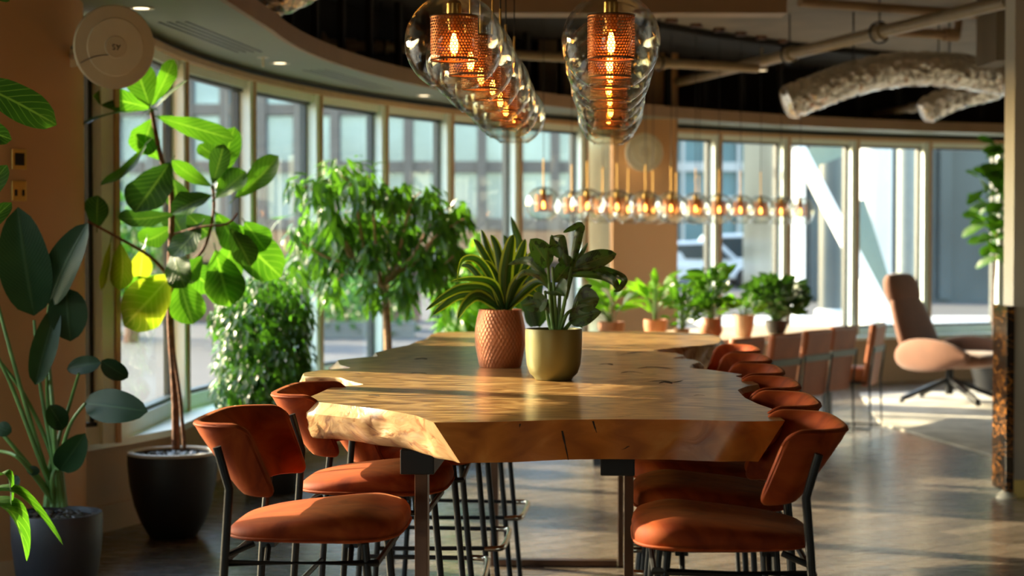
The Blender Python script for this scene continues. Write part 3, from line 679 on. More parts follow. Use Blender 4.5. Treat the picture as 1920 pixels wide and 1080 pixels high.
mb = MB(); mb.box((11.5, 96, 9), (12, 12, 18.2)); mb.build('wall', 'teal_glass', b2, world=True, smooth=False)
for k in range(6):
    mb = MB(); mb.box((11.5, 89.9, 3.4 + 1.7 * k), (12, .3, .45)); mb.build('floor_band', 'concrete', b2, world=True, smooth=False)
for k in range(9):
    mb = MB(); mb.box((5.8 + 1.4 * k, 89.85, 9), (.14, .3, 18)); mb.build('fin', 'concrete', b2, world=True, smooth=False)
b3 = thing('dark_building', 'dark clad building behind the white steel bracing', 'building', (13, 42, ZG))
mb = MB(); mb.box((13.4, 47, 9), (13.6, 8, 18.2)); mb.build('wall', 'dark_glass', b3, world=True, smooth=False)
for k in range(8):
    mb = MB(); mb.box((7.3 + 1.55 * k, 42.9, 9), (.28, .25, 18)); mb.build('pilaster', 'band' if k % 2 else 'dark_glass', b3, world=True, smooth=False)
# white steel bracing
br = thing('steel_bracing', 'white diagonal steel bracing outside the windows', 'bracing', P(1500, 450, 23) * 1.0)
D = 23
mb = MB(); a = P(1503, 450, D); mb.box((a.x - .04, D, 3.07), (.12, .12, 6.2), rz=math.radians(40)); mb.build('post', 'white_steel', br, world=True, smooth=False)
mb = MB(); mb.bar(P(1470, 262, D), P(1620, 232, D), .16, .2); mb.build('top_beam', 'white_steel', br, world=True, smooth=False)
mb = MB(); mb.bar(P(1497, 280, D), P(1668, 605, D), .16, .17); mb.build('diagonal_brace', 'white_steel', br, world=True, smooth=False)
mb = MB(); mb.bar(P(1512, 300, D + .5), P(1640, 250, D + .5), .25, .25); mb.bar(P(1600, 380, D + .6), P(1668, 600, D + .6), .2, .28); mb.build('dark_brace', 'steel_green', br, world=True, smooth=False)
ZT2 = ZG + .046
for x, w, dd, mt, lab in ((1642, .44, 25, 'concrete', 'broad white column outside behind the diagonal bracing'), (1700, .30, 27, 'band', 'grey column outside right of the broad white column'), (1500 + 60, .5, 33, 'dark_glass', 'dark column outside behind the white steel post')):
    a = P(x, 450, dd); t = thing('outdoor_column', lab, 'column', (a.x, dd, ZT2))
    mb = MB(); mb.lathe([(w / 2, 0), (w / 2, 7.5)], (0, 0, 0), 24, capt=True); mb.build('shaft', mt, t)
    mb = MB(); mb.lathe([(w / 2 + .06, 0), (w / 2 + .06, .15), (w / 2, .18)], (0, 0, 0), 24); mb.build('plinth', 'concrete', t)
def car(label, c, mat, L=4.2, W=1.7, H=1.5, rz=0):
    t = thing('parked_car', label, 'car', c, rz)
    prof = [(-L / 2, .3), (-L / 2, .75), (-L * .42, .85), (-L * .30, H * .96), (L * .12, H), (L * .27, .92), (L * .47, .78), (L / 2, .62), (L / 2, .3)]
    mb = MB(); n = len(prof); vs = [(x, s * W / 2 * (1 if z < .9 else .84), z) for s in (-1, 1) for x, z in prof]
    mb.add(vs, [list(range(n)), list(range(n, 2 * n))[::-1]] + [[i, n + i, n + (i + 1) % n, (i + 1) % n] for i in range(n)]); mb.build('car_body', mat, t, bevel=.05, smooth=False)
    g = [(-L * .36, .9), (-L * .28, H * .9), (L * .10, H * .92), (L * .22, .92)]
    for s in (-1, 1):
        mb = MB(); mb.add([(x, s * (W / 2 * .93), z) for x, z in g], [[0, 1, 2, 3]]); mb.build('car_window', 'dark_glass', t, smooth=False)
    for x in (-L * .32, L * .32):
        for s in (-1, 1):
            mb = MB(); mb.lathe([(0, -.1), (.3, -.1), (.32, 0), (.3, .1), (0, .1)], (x, s * (W / 2 - .08), .32), 20, (0, 1, 0)); mb.build('wheel', 'tyre', t)
    return t
g = lambda x, y: U(x, y, ZG)
p = g(1310, 540); car('white parked car outside beside the far column', (p.x, p.y, ZG), 'car_white')
p = g(1400, 533); car('white parked car outside in front of the teal building', (p.x, p.y, ZG), 'car_white', 4.8, 1.8, 1.75)
p = P(1862, 450, 55); t = thing('waste_bin', 'small red bin outside seen beside the corner fig tree', 'bin', (p.x, 55, ZG))
mb = MB(); mb.lathe([(.2, 0), (.26, .1), (.28, .75), (.24, .8), (0, .8)], (0, 0, 0), 20, capb=True); mb.build('bin_body', 'car_red', t)
mb = MB(); mb.lathe([(.30, .78), (.30, .86), (.15, 1.0), (0, 1.02)], (0, 0, 0), 20); mb.build('bin_lid', 'car_red', t)
p = P(700, 450, 40); 
def outdoor_tree(label, x, dd, h, r):
    a = P(x, 450, dd); t = thing('street_tree', label, 'tree', (a.x, dd, ZG))
    mb = MB(); mb.tube([(0, 0, 0), (.05, 0, h * .5), (0, .05, h * .8)], [.12, .05], 8, smooth=3); mb.build('trunk', 'bark', t)
    mb = MB()
    for _ in range(420):
        v = rdir() * r * rnd(.4, 1); c = Vector((v.x, v.y, h + v.z * .8)); w = rdir(); leaf(mb, c, c + w * .28, .16, rdir(), n=2, m=1)
    mb.build('foliage', 'bush', t)
mb = MB(); mb.box((-7.2, 33, ZG + .5), (11, .35, 1.0)); o = mb.build('brick_wall', 'brick', smooth=False); tag(o, 'low reddish brown brick wall across the street behind the left trees', 'garden wall'); o['kind'] = 'thing'
for x_, lab in ((-7.6, 'low clipped hedge outside behind the fiddle leaf fig'), (-3.0, 'low clipped hedge outside behind the ficus tree')):
    t = thing('hedge', lab, 'hedge', (x_, 27.5, ZG)); mb = MB()
    for _ in range(700):
        c = Vector((rnd(-1.5, 1.5), rnd(-.3, .3), rnd(.05, .85))); w = rdir(); leaf(mb, c, c + w * .16, .10, rdir(), n=2, m=1)
    mb.build('foliage', 'bush', t)
    mb = MB(); mb.box((0, 0, .12), (3.0, .5, .24)); mb.build('planter_box', 'band', t, smooth=False)
outdoor_tree('small green street tree seen through the nearest windows', 245, 26, 1.4, 1.0)
outdoor_tree('small green street tree seen behind the tall ficus', 640, 30, .9, .9)
# ================================================================== THE SLAB TABLE
AX = .054                              # the furniture runs 3 degrees off the view axis
YAW = -math.atan(AX)
def T(x, d): return Vector((x + AX * d, d, 0))
ZT = .97
right_px = [(813, 792), (930, 791), (1050, 787), (1150, 786), (1290, 787), (1400, 790), (1472, 789), (1458, 779), (1436, 771), (1452, 768), (1420, 757), (1397, 746), (1382, 731), (1400, 724), (1424, 721), (1402, 711), (1377, 705), (1394, 702), (1366, 698), (1330, 693), (1292, 690),
            (1297, 683), (1313, 679), (1300, 674), (1258, 672), (1284, 667), (1268, 662), (1240, 660), (1222, 657), (1262, 652), (1310, 648), (1345, 644), (1352, 638), (1349, 631), (1330, 626), (1240, 621.5)]
left_px = [(1000, 621), (900, 622), (822, 623), (808, 627), (802, 634), (782, 640), (766, 647), (738, 652), (704, 661), (708, 668), (668, 671), (633, 675), (637, 684), (660, 690), (600, 694), (570, 699), (569, 706), (640, 708), (652, 713), (684, 721), (622, 726), (598, 737), (574, 747), (590, 753), (618, 756), (660, 761), (720, 768), (780, 779)]
ol = [U(x, y, ZT) for x, y in right_px + left_px]
kinds = ['F'] * 6 + ['L'] * (len(ol) - 6)
root = thing('slab_dining_table', 'long high table of one thick live-edge wood slab on bronze steel legs', 'table', (*T(-.22, 6.4).xy, 0), YAW)
pts = []; kk = []
for i, p in enumerate(ol):
    q = ol[(i + 1) % len(ol)]; n = max(1, int((q - p).length / .022))
    for j in range(n): pts.append(p.lerp(q, j / n)); kk.append(kinds[i])
for _ in range(1):                       # soften the live edge only
    new = list(pts)
    for i in range(len(pts)):
        if kk[i] == 'L' and kk[i - 1] == 'L' and kk[(i + 1) % len(pts)] == 'L': new[i] = pts[i] * .5 + (pts[i - 1] + pts[(i + 1) % len(pts)]) * .25
    pts = new
n = len(pts)
inv = Matrix.Translation(root.location) @ Matrix.Rotation(YAW, 4, 'Z'); inv.invert()
nrm = []
for i in range(n):
    t = Vector((0, 0, 0))
    for k in (1, 2, 3, 4): t += (pts[(i + k) % n] - pts[i - k]) / k
    nrm.append(Vector((t.y, -t.x, 0)).normalized())
levels = [(0, 0), (.003, .003), (.015, .010), (.030, .014), (.045, .010), (.060, .002), (.075, -.008), (.088, -.018), (.097, -.030), (.102, -.045), (.104, -.065)]
rows = []
for zi, (dz, off) in enumerate(levels):
    row = []
    for i, p in enumerate(pts):
        if kk[i] == 'F':
            o = -.05 * dz; z = dz * .98
            q = p + Vector((0, 1, 0)) * (.012 * dz / .1)
            ex = (p.x - pts[0].x) / (ol[5].x - pts[0].x); q = q + Vector(((.5 - min(1, max(0, ex))) * .13 * dz / .104, 0, 0))
        else:
            nz = noise.noise(Vector((p.x * 5, p.y * 5, dz * 9))) + .5 * noise.noise(Vector((p.x * 14, p.y * 14, dz * 30)))
            far = min(1, max(0, (p.y - 4.45) / .15))
            sx = 1 if p.x > T(-.22, p.y).x else -1
            under = off * (.35 if sx < 0 and p.y < 5.6 else 1.0) + nz * .034 * min(1, dz / .03)
            under += .045 * noise.noise(Vector((p.x * 3.2, p.y * 4.2, 2 + dz * 4))) * min(1, dz / .04)
            q = p + nrm[i] * under * far + Vector((0, 0, 0))
            if far < 1:
                q += (Vector(((.5 if p.x < .2 else -.5) * .13 * dz / .104, .012 * dz / .1, 0))) * (1 - far)
            z = dz * (1 + .12 * noise.noise(Vector((p.x * 3, p.y * 3, 5))) * far)
        q = Vector((q.x, q.y, ZT - z)); row.append(inv @ q)
    rows.append(row)
mb = MB()
mb.grid(rows, cu=True, flip=False, mi=1)
fi = 0
for a in range(len(rows) - 1):
    for j in range(n):
        if kk[j] == 'F' and rows[0][j].y < 0: mb.mi[fi] = 2
        fi += 1
mb.f.append(list(range(n))); mb.mi.append(0)
o = len(mb.v) - n; mb.f.append([o + j for j in range(n)][::-1]); mb.mi.append(2)
top = mb.build('tabletop', ['wood_top', 'wood_live', 'wood_end'], root, sharp=35)
def leg_frame(d, zb):
    y = d - 6.4
    for x in (-.275, .275):
        mb = MB(); mb.box((x, y, (zb) / 2), (.024 if x > 0 else .034, .055, zb)); mb.build('leg', 'steel', root, bevel=.002, smooth=False)
    mb = MB(); mb.box((0, y, .014), (.52, .055, .028)); mb.build('floor_bar', 'steel', root, bevel=.002, smooth=False)
    for x in (-.285, .245):
        mb = MB(); mb.box((x, y + .22, .832), (.09, .50, .066)); mb.build('support_block', 'black_metal', root, bevel=.003, smooth=False)
leg_frame(4.72, .80); leg_frame(7.75, .80)

def crack(pts, w):
    c = [inv @ U(x, y, ZT) for x, y in pts]; c = spline(c, 5); n = len(c); a = []; b = []
    for i, p in enumerate(c):
        d = (c[min(i + 1, n - 1)] - c[max(i - 1, 0)]).normalized(); s_ = Vector((-d.y, d.x, 0)); k = w * math.sin(PI * (i + .3) / n) * rnd(.5, 1.3)
        a.append(p + s_ * k + Vector((0, 0, .0006))); b.append(p - s_ * k + Vector((0, 0, .0006)))
    mb = MB(); mb.grid([[p, q] for p, q in zip(a, b)]); mb.build('crack', 'soil', root, smooth=False)
for pts_, w in (([(1130, 653), (1170, 651), (1222, 652)], .006), ([(1160, 666), (1190, 661), (1222, 658), (1262, 658)], .012), ([(1122, 684), (1140, 682), (1148, 685)], .010), ([(1196, 691), (1225, 688), (1262, 692)], .014), ([(1164, 700), (1180, 697), (1206, 700)], .009), ([(1212, 716), (1240, 714), (1262, 717), (1282, 713)], .010), ([(1236, 719), (1248, 716), (1260, 720)], .012),
               ([(780, 674), (790, 672), (800, 674)], .022), ([(766, 701), (784, 699), (800, 701)], .008), ([(690, 742), (700, 741), (712, 743)], .006), ([(1090, 668), (1110, 667), (1125, 669)], .006), ([(640, 700), (662, 699), (676, 701)], .005), ([(1300, 742), (1310, 741), (1322, 742)], .005)):
    crack(pts_, w)
fy = ol[2].y
for pts_, w in (([(975, 792), (968, 812), (958, 835)], .0022), ([(1054, 808), (1060, 835), (1066, 864)], .0032), ([(1112, 790), (1115, 800), (1119, 812)], .003), ([(1180, 838), (1172, 843), (1166, 845)], .003)):
    c = spline([P(x, y, fy) for x, y in pts_], 4); mb = MB()
    rows = []
    for i, p in enumerate(c):
        f = min(1, max(0, (p.x - ol[0].x) / (ol[5].x - ol[0].x))); yy = ol[0].y if False else None
        seg = max(j for j in range(5) if ol[j].x <= p.x); g_ = (p.x - ol[seg].x) / (ol[seg + 1].x - ol[seg].x); yf = ol[seg].y * (1 - g_) + ol[seg + 1].y * g_
        p = Vector((p.x, yf + .012 * (ZT - p.z) / .1 - .0012, p.z)); k = w * (1.2 - i / len(c)) * rnd(.6, 1.2)
        rows.append([inv @ (p + Vector((-k, 0, 0))), inv @ (p + Vector((k, 0, 0)))])
    mb.grid(rows); mb.build('crack', 'soil', root, smooth=False)

# ================================================================== BAR STOOLS
def make_stool(label):
    t = thing('bar_stool', label, 'bar stool')
    # seat cushion, local +x is the front
    mb = MB(); rows = []; S = 56
    for k, z in [(.0, .700), (.90, .700), (.965, .704), (.992, .714), (1.0, .728), (.985, .742), (.95, .752), (.86, .760), (.66, .766), (.4, .769), (.0, .770)]:
        row = []
        for j in range(S):
            a = 2 * PI * j / S; c, s_ = math.cos(a), math.sin(a); e = .5
            x = math.copysign(abs(c) ** e, c) * .214; y = math.copysign(abs(s_) ** e, s_) * (.232 - .018 * (c < 0) * abs(c))
            r = k; g_ = min(1, max(0, (x * r + .214) / .33)); hs = .50 + .62 * g_ ** .8 - .10 * max(0, (x * r - .12) / .1)
            row.append(Vector((x * r, y * r * (.93 + .07 * g_), .700 + (z - .700) * hs * (1 - .10 * (1 - abs(y * r) / .23) * (z > .755)))))
        rows.append(row)
    mb.grid(rows, cu=True); seat = mb.build('seat', 'velvet', t, sharp=70)
    mb = MB(); mb.tube([Vector((math.copysign(abs(math.cos(a)) ** .5, math.cos(a)) * .213, math.copysign(abs(math.sin(a)) ** .5, math.sin(a)) * (.232 - .018 * (math.cos(a) < 0) * abs(math.cos(a))), .711)) for a in [2 * PI * j / 56 for j in range(56)]], .0035, 6, closed=True)
    mb.build('piping', 'velvet', seat)
    # curved backrest
    mb = MB(); rows = []; rim = []
    half = spline([Vector((x, y, 0)) for x, y in ((0, 0), (.001, .08), (.006, .15), (.022, .197), (.052, .222), (.09, .232), (.118, .236))], 7)
    plan = [Vector((p.x, -p.y, 0)) for p in half[::-1]] + half[1:]; NS = len(plan) - 1
    dist = [0]
    for p, q in zip(plan, plan[1:]): dist.append(dist[-1] + (q - p).length)
    for i, p in enumerate(plan):
        tg = (plan[min(i + 1, NS)] - plan[max(i - 1, 0)]).normalized(); nn = Vector((tg.y, -tg.x, 0))
        de = min(dist[i], dist[-1] - dist[i]); rr = .032; cut = rr * (1 - math.sqrt(max(0, 1 - (max(0, rr - de) / rr) ** 2)))
        up = .089 - cut; dn_ = .089 - cut * .8; row = []
        for k in range(16):
            q = 2 * PI * k / 16; u = math.copysign(abs(math.cos(q)) ** .6, math.cos(q)) * (.017 if de > .004 else .010); sn = math.sin(q)
            w = math.copysign(abs(sn) ** .5, sn) * (up if sn > 0 else dn_)
            fl = 1 + .05 * w / .089
            row.append(Vector((-.222 - .062 * (w / .089) * (1 - .45 * (p.x / .118)) + p.x, p.y * fl, .900 + w)) + nn * u)
        rows.append(row); rim.append(row[6] * .5 + row[5] * .5)
    mb.grid(rows, cu=True, flip=True); mb.f.append(list(range(16))[::-1]); mb.mi.append(0); o = NS * 16; mb.f.append([o + k for k in range(16)]); mb.mi.append(0)
    back = mb.build('backrest', 'velvet', t, sharp=60)
    mb = MB(); mb.tube(rim, .0035, 6); mb.build('piping', 'velvet', back)
    for sy in (-1, 1):
        mb = MB(); mb.tube([(-.205, sy * .262, .935), (-.178, sy * .254, .835), (-.190, sy * .240, .70), (-.235, sy * .236, 0)], .0105, 10); mb.build('leg', 'black_metal', t)
        mb = MB(); mb.tube([(.135, sy * .20, .70), (.195, sy * .215, 0)], .0105, 10); mb.build('leg', 'black_metal', t)
    mb = MB(); mb.tube([(-.20, -.225, .655), (.165, -.205, .655), (.165, .205, .655), (-.20, .225, .655)], .009, 8, closed=True); mb.tube([(-.198, -.232, .672), (-.13, -.2, .698)], .008, 8); mb.tube([(-.198, .232, .672), (-.13, .2, .698)], .008, 8)
    for x in (-.1, .1):
        mb.box((x, 0, .692), (.03, .36, .012))
        for y in (-.2, .2): mb.tube([(x, y, .655), (x, y * .85, .698)], .007, 8)
    mb.build('seat_frame', 'black_metal', t)
    mb = MB(); mb.tube([(-.210, -.236, .44), (-.210, .236, .44)], .008, 8); mb.build('stretcher', 'black_metal', t)
    mb = MB(); mb.tube([(-.214, -.236, .33), (.168, -.212, .33)], .008, 8); mb.build('stretcher', 'black_metal', t)
    mb = MB(); mb.tube([(-.214, .236, .33), (.168, .212, .33)], .008, 8); mb.build('stretcher', 'black_metal', t)
    mb = MB(); mb.tube([Vector(p) for p in [(.165, -.222, .33), (.205, -.215, .33), (.228, -.18, .33), (.232, 0, .33), (.228, .18, .33), (.205, .215, .33), (.165, .222, .33)]], .0105, 10, smooth=4); mb.build('footrest', 'chrome', t)
    return t
LS = [(4.42, 'nearest, whole seat and back in view'), (5.20, 'second, beside the bulging slab edge'), (5.88, 'third, only seat rim showing'), (6.50, 'fourth, chrome footrest showing'), (7.20, 'fifth, thin legs showing')]
RS = [(4.30, 'nearest, dark seat, tall curved back'), (4.88, 'second, sunlit patch on back rim'), (5.45, 'third from the front'), (6.02, 'fourth from the front'), (6.59, 'fifth from the front'), (7.16, 'last, beside the thick slab end')]
st0 = make_stool('rust bar stool left of the slab table, ' + LS[0][1]); st0['group'] = 'rust velvet bar stools around the slab table'
st0.location = T(-.712, LS[0][0]); st0.rotation_euler = (0, 0, YAW)
for (d, l), xx in zip(LS[1:], (-.672, -.635, -.60, -.565)): dup(st0, T(xx, d), YAW + rnd(-.03, .03), 'rust bar stool left of the slab table, ' + l)
for o in [c for c in COL.objects if c.name.startswith('backrest') and c.parent and c.parent.get('label', '').startswith('rust bar stool left') and any(k in c.parent['label'] for k in ('third', 'fourth', 'fifth'))]: o.location.z = -.128
for k, (d, l) in enumerate(RS): dup(st0, T(.272 + .008 * k, d), YAW + PI + (0 if k == 0 else rnd(-.012, .012)), 'rust bar stool right of the slab table, ' + l)

# ================================================================== GLOBE PENDANTS
def make_pendant(label, loc, r=.125, fil='filament'):
    t = thing('globe_pendant', label, 'pendant lamp', loc)
    def prof(rr, z0, z1): return [(rr * math.cos(a), rr * math.sin(a)) for a in [z0 + (z1 - z0) * k / 44 for k in range(45)]]
    mb = MB(); a0 = -math.radians(62)
    outer = prof(r, a0, math.radians(86)); inner = prof(r - .0035, math.radians(86), a0)
    mb.lathe(outer + inner, (0, 0, 0), 64); gl = mb.build('globe_shade', 'globe', t, sharp=50)
    mb = MB(); mb.tube([(r * math.cos(a0) * math.cos(q), r * math.cos(a0) * math.sin(q), r * math.sin(a0)) for q in [2 * PI * k / 64 for k in range(64)]], .0028, 8, closed=True); mb.build('rim', 'globe', gl)
    k = r / .125
    mb = MB(); mb.lathe([(.060 * k, -.045 * k), (.060 * k, .065 * k)], (0, 0, 0), 64); sh = mb.build('mesh_shade', 'mesh', t)
    mb = MB()
    for z in (-.045, .065): mb.tube([(.0605 * k * math.cos(q), .0605 * k * math.sin(q), z * k) for q in [2 * PI * j / 48 for j in range(48)]], .0016, 6, closed=True)
    mb.lathe([(.012 * k, .065 * k), (.060 * k, .065 * k)], (0, 0, 0), 48)
    mb.build('shade_ring', 'steel', sh)
    mb = MB(); mb.lathe([(.0, .028 * k), (.014 * k, .028 * k), (.016 * k, .05 * k), (.019 * k, .07 * k), (.019 * k, .098 * k), (.012 * k, .106 * k), (.0, .108 * k)], (0, 0, 0), 28); mb.build('lamp_holder', 'brass', t)
    mb = MB(); mb.lathe([(0, -.038 * k), (.012 * k, -.034 * k), (.017 * k, -.018 * k), (.014 * k, .006 * k), (.010 * k, .028 * k)], (0, 0, 0), 24); b = mb.build('bulb', 'bulb_glass', t)
    mb = MB(); mb.lathe([(0, -.030 * k), (.008 * k, -.024 * k), (.0105 * k, -.008 * k), (.008 * k, .010 * k), (.004 * k, .022 * k), (0, .024 * k)], (0, 0, 0), 12); mb.build('filament', fil, b)
    mb = MB(); mb.tube([(0, 0, .106 * k), (0, 0, .106 * k + .21)], .0042, 10); mb.build('rod', 'brass', t)
    L = ZC - loc[2]
    mb = MB(); mb.tube([(0, 0, .30 * k), (0, 0, L - .01)], .0025, 6); mb.build('cord', 'black_metal', t)
    mb = MB(); mb.lathe([(0, -.028), (.045, -.028), (.048, -.022), (.048, 0)], (0, 0, L), 24); mb.build('canopy', 'steel', t)
    return t
ords = ['nearest the camera', 'second from the front', 'third from the front', 'fourth from the front', 'fifth from the front', 'sixth from the front', 'last and farthest']
pend = None
for side, x, px0 in (('left', -.385, 0), ('right', .005, 1)):
    for k in range(7):
        d = 4.52 + k * .45; p = T(x, d); loc = (p.x + rnd(-.006, .006), p.y, 1.42 + .500 + rnd(-.005, .005))
        lab = 'large clear globe pendant over slab table, %s row, %s' % (side, ords[k])
        if pend is None: pend = make_pendant(lab, loc); pend['group'] = 'clear globe pendants in two rows over the slab table'
        else: dup(pend, loc, rnd(0, 6), lab)
far0 = None
words = ['first', 'second', 'third', 'fourth', 'fifth', 'sixth', 'seventh', 'eighth', 'ninth', 'tenth', 'eleventh']
A = [1019, 1101, 1157, 1210, 1258, 1304, 1348, 1388, 1426, 1464, 1500]; B = [1072, 1130, 1178, 1224, 1268, 1311]
for row, xs_, d0, d1 in (('front', A, 12.3, 15.3), ('back', B, 13.3, 15.2)):
    for k, x in enumerate(xs_):
        f_ = (x - xs_[0]) / (xs_[-1] - xs_[0]); d = 1 / ((1 - f_) / d0 + f_ / d1); p = P(x, 450, d); loc = (p.x, d, 1.665)
        lab = 'small clear globe pendant in distant cluster, %s row, %s from left' % (row, words[k])
        if far0 is None: far0 = make_pendant(lab, loc, .125, 'far_bulb'); far0['group'] = 'distant globe pendants over the pale table'
        else: dup(far0, loc, rnd(0, 6), lab)

# ================================================================== FAR TABLE, LEATHER CHAIRS, LOUNGE CHAIR
du = Vector((.55, .835, 0)).normalized(); dn = Vector((du.y, -du.x, 0)); fc = Vector((1.22, 12.95, 0)); fa = math.atan2(du.y, du.x)
ft = thing('communal_table', 'long pale wooden table with potted plants standing on it', 'table', fc, fa)
mb = MB(); mb.box((0, 0, .70), (4.1, .95, .04)); mb.build('tabletop', 'far_table', ft, bevel=.006, smooth=False)
for x in (-1.8, 1.8):
    for y in (-.38, .38):
        mb = MB(); mb.box((x, y, .34), (.05, .05, .68)); mb.build('leg', 'black_metal', ft, smooth=False)
def make_leather(label):
    t = thing('leather_chair', label, 'chair')
    mb = MB(); mb.box((.02, 0, .40), (.42, .38, .10)); mb.build('seat', 'leather', t, bevel=.025, smooth=False)
    R = Matrix.Rotation(math.radians(-9), 3, 'Y')
    mb = MB(); mb.box((-.225, 0, .545), (.055, .38, .46), R); mb.build('backrest', 'leather', t, bevel=.02, smooth=False)
    mb = MB(); mb.box((-.262, 0, .585), (.012, .41, .045), R); mb.build('back_band', 'band', t, smooth=False)
    for s in (-1, 1):
        mb = MB(); mb.tube([(-.268, s * .198, .60), (-.235, s * .198, .35), (-.245, s * .198, .012), (.22, s * .198, .012), (.20, s * .198, .36)], .009, 8); mb.build('leg', 'black_metal', t)
    mb = MB(); mb.box((-.01, 0, .345), (.40, .40, .014)); mb.build('seat_frame', 'black_metal', t, smooth=False)
    mb = MB(); mb.tube([(.0, -.198, .012), (.0, .198, .012)], .008, 8); mb.build('stretcher', 'black_metal', t)
    return t
lc = [(1338, 11.55, 'mostly hidden behind the last velvet stools'), (1411, 12.05, 'second from the left, seen squarely from behind'), (1472, 12.55, 'third from the left in the row'), (1522, 13.05, 'fourth from the left, its sled legs showing')]
l0 = None
for x, d, l in lc:
    p = P(x, 450, d); lab = 'tan leather chair with a grey back band, ' + l
    if l0 is None: l0 = make_leather(lab); l0['group'] = 'tan leather chairs along the pale table'; l0.location = (p.x, d, 0); l0.rotation_euler = (0, 0, math.radians(141))
    else: dup(l0, (p.x, d, 0), math.radians(141) + rnd(-.03, .03), lab)
p = P(1584, 450, 13.5); dup(l0, (p.x, 13.5, 0), PI * .87, 'tan leather chair with a grey back band, turned sideways at the row end')
for r_ in [o for o in COL.objects if o.name.startswith('leather_chair')]: r_.scale = (1.0, 1.0, 1.03)

# lounge chair
lp = P(1775, 450, 15.55); t = thing('lounge_chair', 'brown high-backed lounge chair with wing arms on a black star base', 'armchair', (lp.x, lp.y, 0), math.radians(-48)); t.scale = (1.2, 1.08, 1.06); t.location.z = .013
def pad(mb, sections, seg=24, e=.6):          # sections: centre, half width (y), half thickness, tangent axis
    rows = []
    for c, hw, ht, nx in sections:
        nx = Vector(nx).normalized(); rows.append([Vector(c) + Vector((0, 1, 0)) * math.copysign(abs(math.cos(q)) ** e, math.cos(q)) * hw + nx * math.copysign(abs(math.sin(q)) ** e, math.sin(q)) * ht for q in [2 * PI * k / seg for k in range(seg)]])
    o = len(mb.v); mb.grid(rows, cu=True); mb.f.append([o + k for k in range(seg)][::-1]); mb.mi.append(0); o += (len(rows) - 1) * seg; mb.f.append([o + k for k in range(seg)]); mb.mi.append(0)
nb = (.94, 0, .33)
mb = MB(); pad(mb, [((-.16, 0, .30), .20, .02, nb), ((-.18, 0, .33), .25, .04, nb), ((-.24, 0, .50), .26, .045, nb), ((-.31, 0, .70), .235, .045, nb), ((-.36, 0, .83), .20, .04, nb), ((-.37, 0, .86), .17, .03, nb)]); mb.build('backrest', 'tan_velvet', t, sub=1)
mb = MB(); pad(mb, [((-.355, 0, .80), .16, .02, nb), ((-.36, 0, .82), .20, .05, nb), ((-.385, 0, .90), .215, .06, nb), ((-.41, 0, .99), .20, .055, nb), ((-.425, 0, 1.035), .16, .035, nb), ((-.43, 0, 1.045), .10, .015, nb)]); mb.build('headrest', 'tan_velvet', t, sub=1)
mb = MB(); z = (0, 0, 1); pad(mb, [((-.22, 0, .33), .20, .03, z), ((-.18, 0, .33), .26, .07, z), ((.10, 0, .35), .28, .075, z), ((.34, 0, .36), .27, .07, z), ((.43, 0, .36), .24, .045, z), ((.45, 0, .36), .18, .02, z)]); mb.build('seat', 'tan_velvet', t, sub=1)
for s in (-1, 1):
    mb = MB(); rows = []
    for x, zt, zb, w in ((-.26, .42, .33, .0), (-.20, .50, .27, .02), (-.05, .535, .25, .05), (.12, .53, .26, .07), (.26, .50, .30, .06), (.36, .43, .35, .03)):
        rows.append([Vector((x, s * (.27 + w + .02 * math.cos(q)) + s * .03 * math.cos(q), (zt + zb) / 2 + (zt - zb) / 2 * math.sin(q))) for q in [2 * PI * k / 16 for k in range(16)]])
    mb.grid(rows, cu=True, flip=(s < 0)); mb.f.append(list(range(16))); mb.mi.append(0); mb.f.append(list(range(80, 96))); mb.mi.append(0); mb.build('armrest', 'tan_velvet', t, sub=1)
mb = MB(); mb.lathe([(.03, .06), (.03, .28)], (.03, 0, 0), 16, capt=True); mb.build('post', 'black_metal', t)
for k in range(4):
    a = PI / 4 + k * PI / 2 + .3; mb = MB(); mb.bar((.03, 0, .19), (.03 + .40 * math.cos(a), .40 * math.sin(a), .03), .045, .035); mb.build('leg', 'black_metal', t, bevel=.006, smooth=False)
    mb = MB(); mb.lathe([(0, 0), (.02, 0), (.02, .02)], (.03 + .40 * math.cos(a), .40 * math.sin(a), .0), 12, capt=True); mb.build('foot', 'black_metal', t)
a, b = U(1650, 796, 0), U(1895, 866, 0)
mb = MB(); mb.prism([(a.x, a.y), (b.x, b.y), (6.6, 13.2), (5.0, 16.9), (3.2, 16.4)], .002, .012); tag(mb.build('rug', 'rug', smooth=False), 'large pale patterned rug under the lounge chair', 'rug')

# ================================================================== PLANTS
def pot_round(t, prof, mat, rim_mat=None, name='pot', seg=64, uvs=True):
    mb = MB(); mb.lathe(prof, (0, 0, 0), seg, capb=True); return mb.build(name, mat, t)
def soil(t, r, z, mat='soil', pebbles=0):
    mb = MB(); mb.lathe([(r, z), (r * .6, z + .006), (0, z + .01)], (0, 0, 0), 32); o = mb.build('soil', mat, t)
    if pebbles:
        mb = MB()
        for _ in range(pebbles):
            a = rnd(0, 6.3); q = r * math.sqrt(rnd(0, .96)); k = rnd(.010, .018); c = Vector((q * math.cos(a), q * math.sin(a), z + .012))
            mb.lathe([(0, -k * .6), (k * .8, -k * .35), (k, 0), (k * .8, k * .35), (0, k * .6)], c, 8, (rnd(-.4, .4), rnd(-.4, .4), 1))
        ob = mb.build('pebbles', 'pebble', t); ob['kind'] = 'stuff'
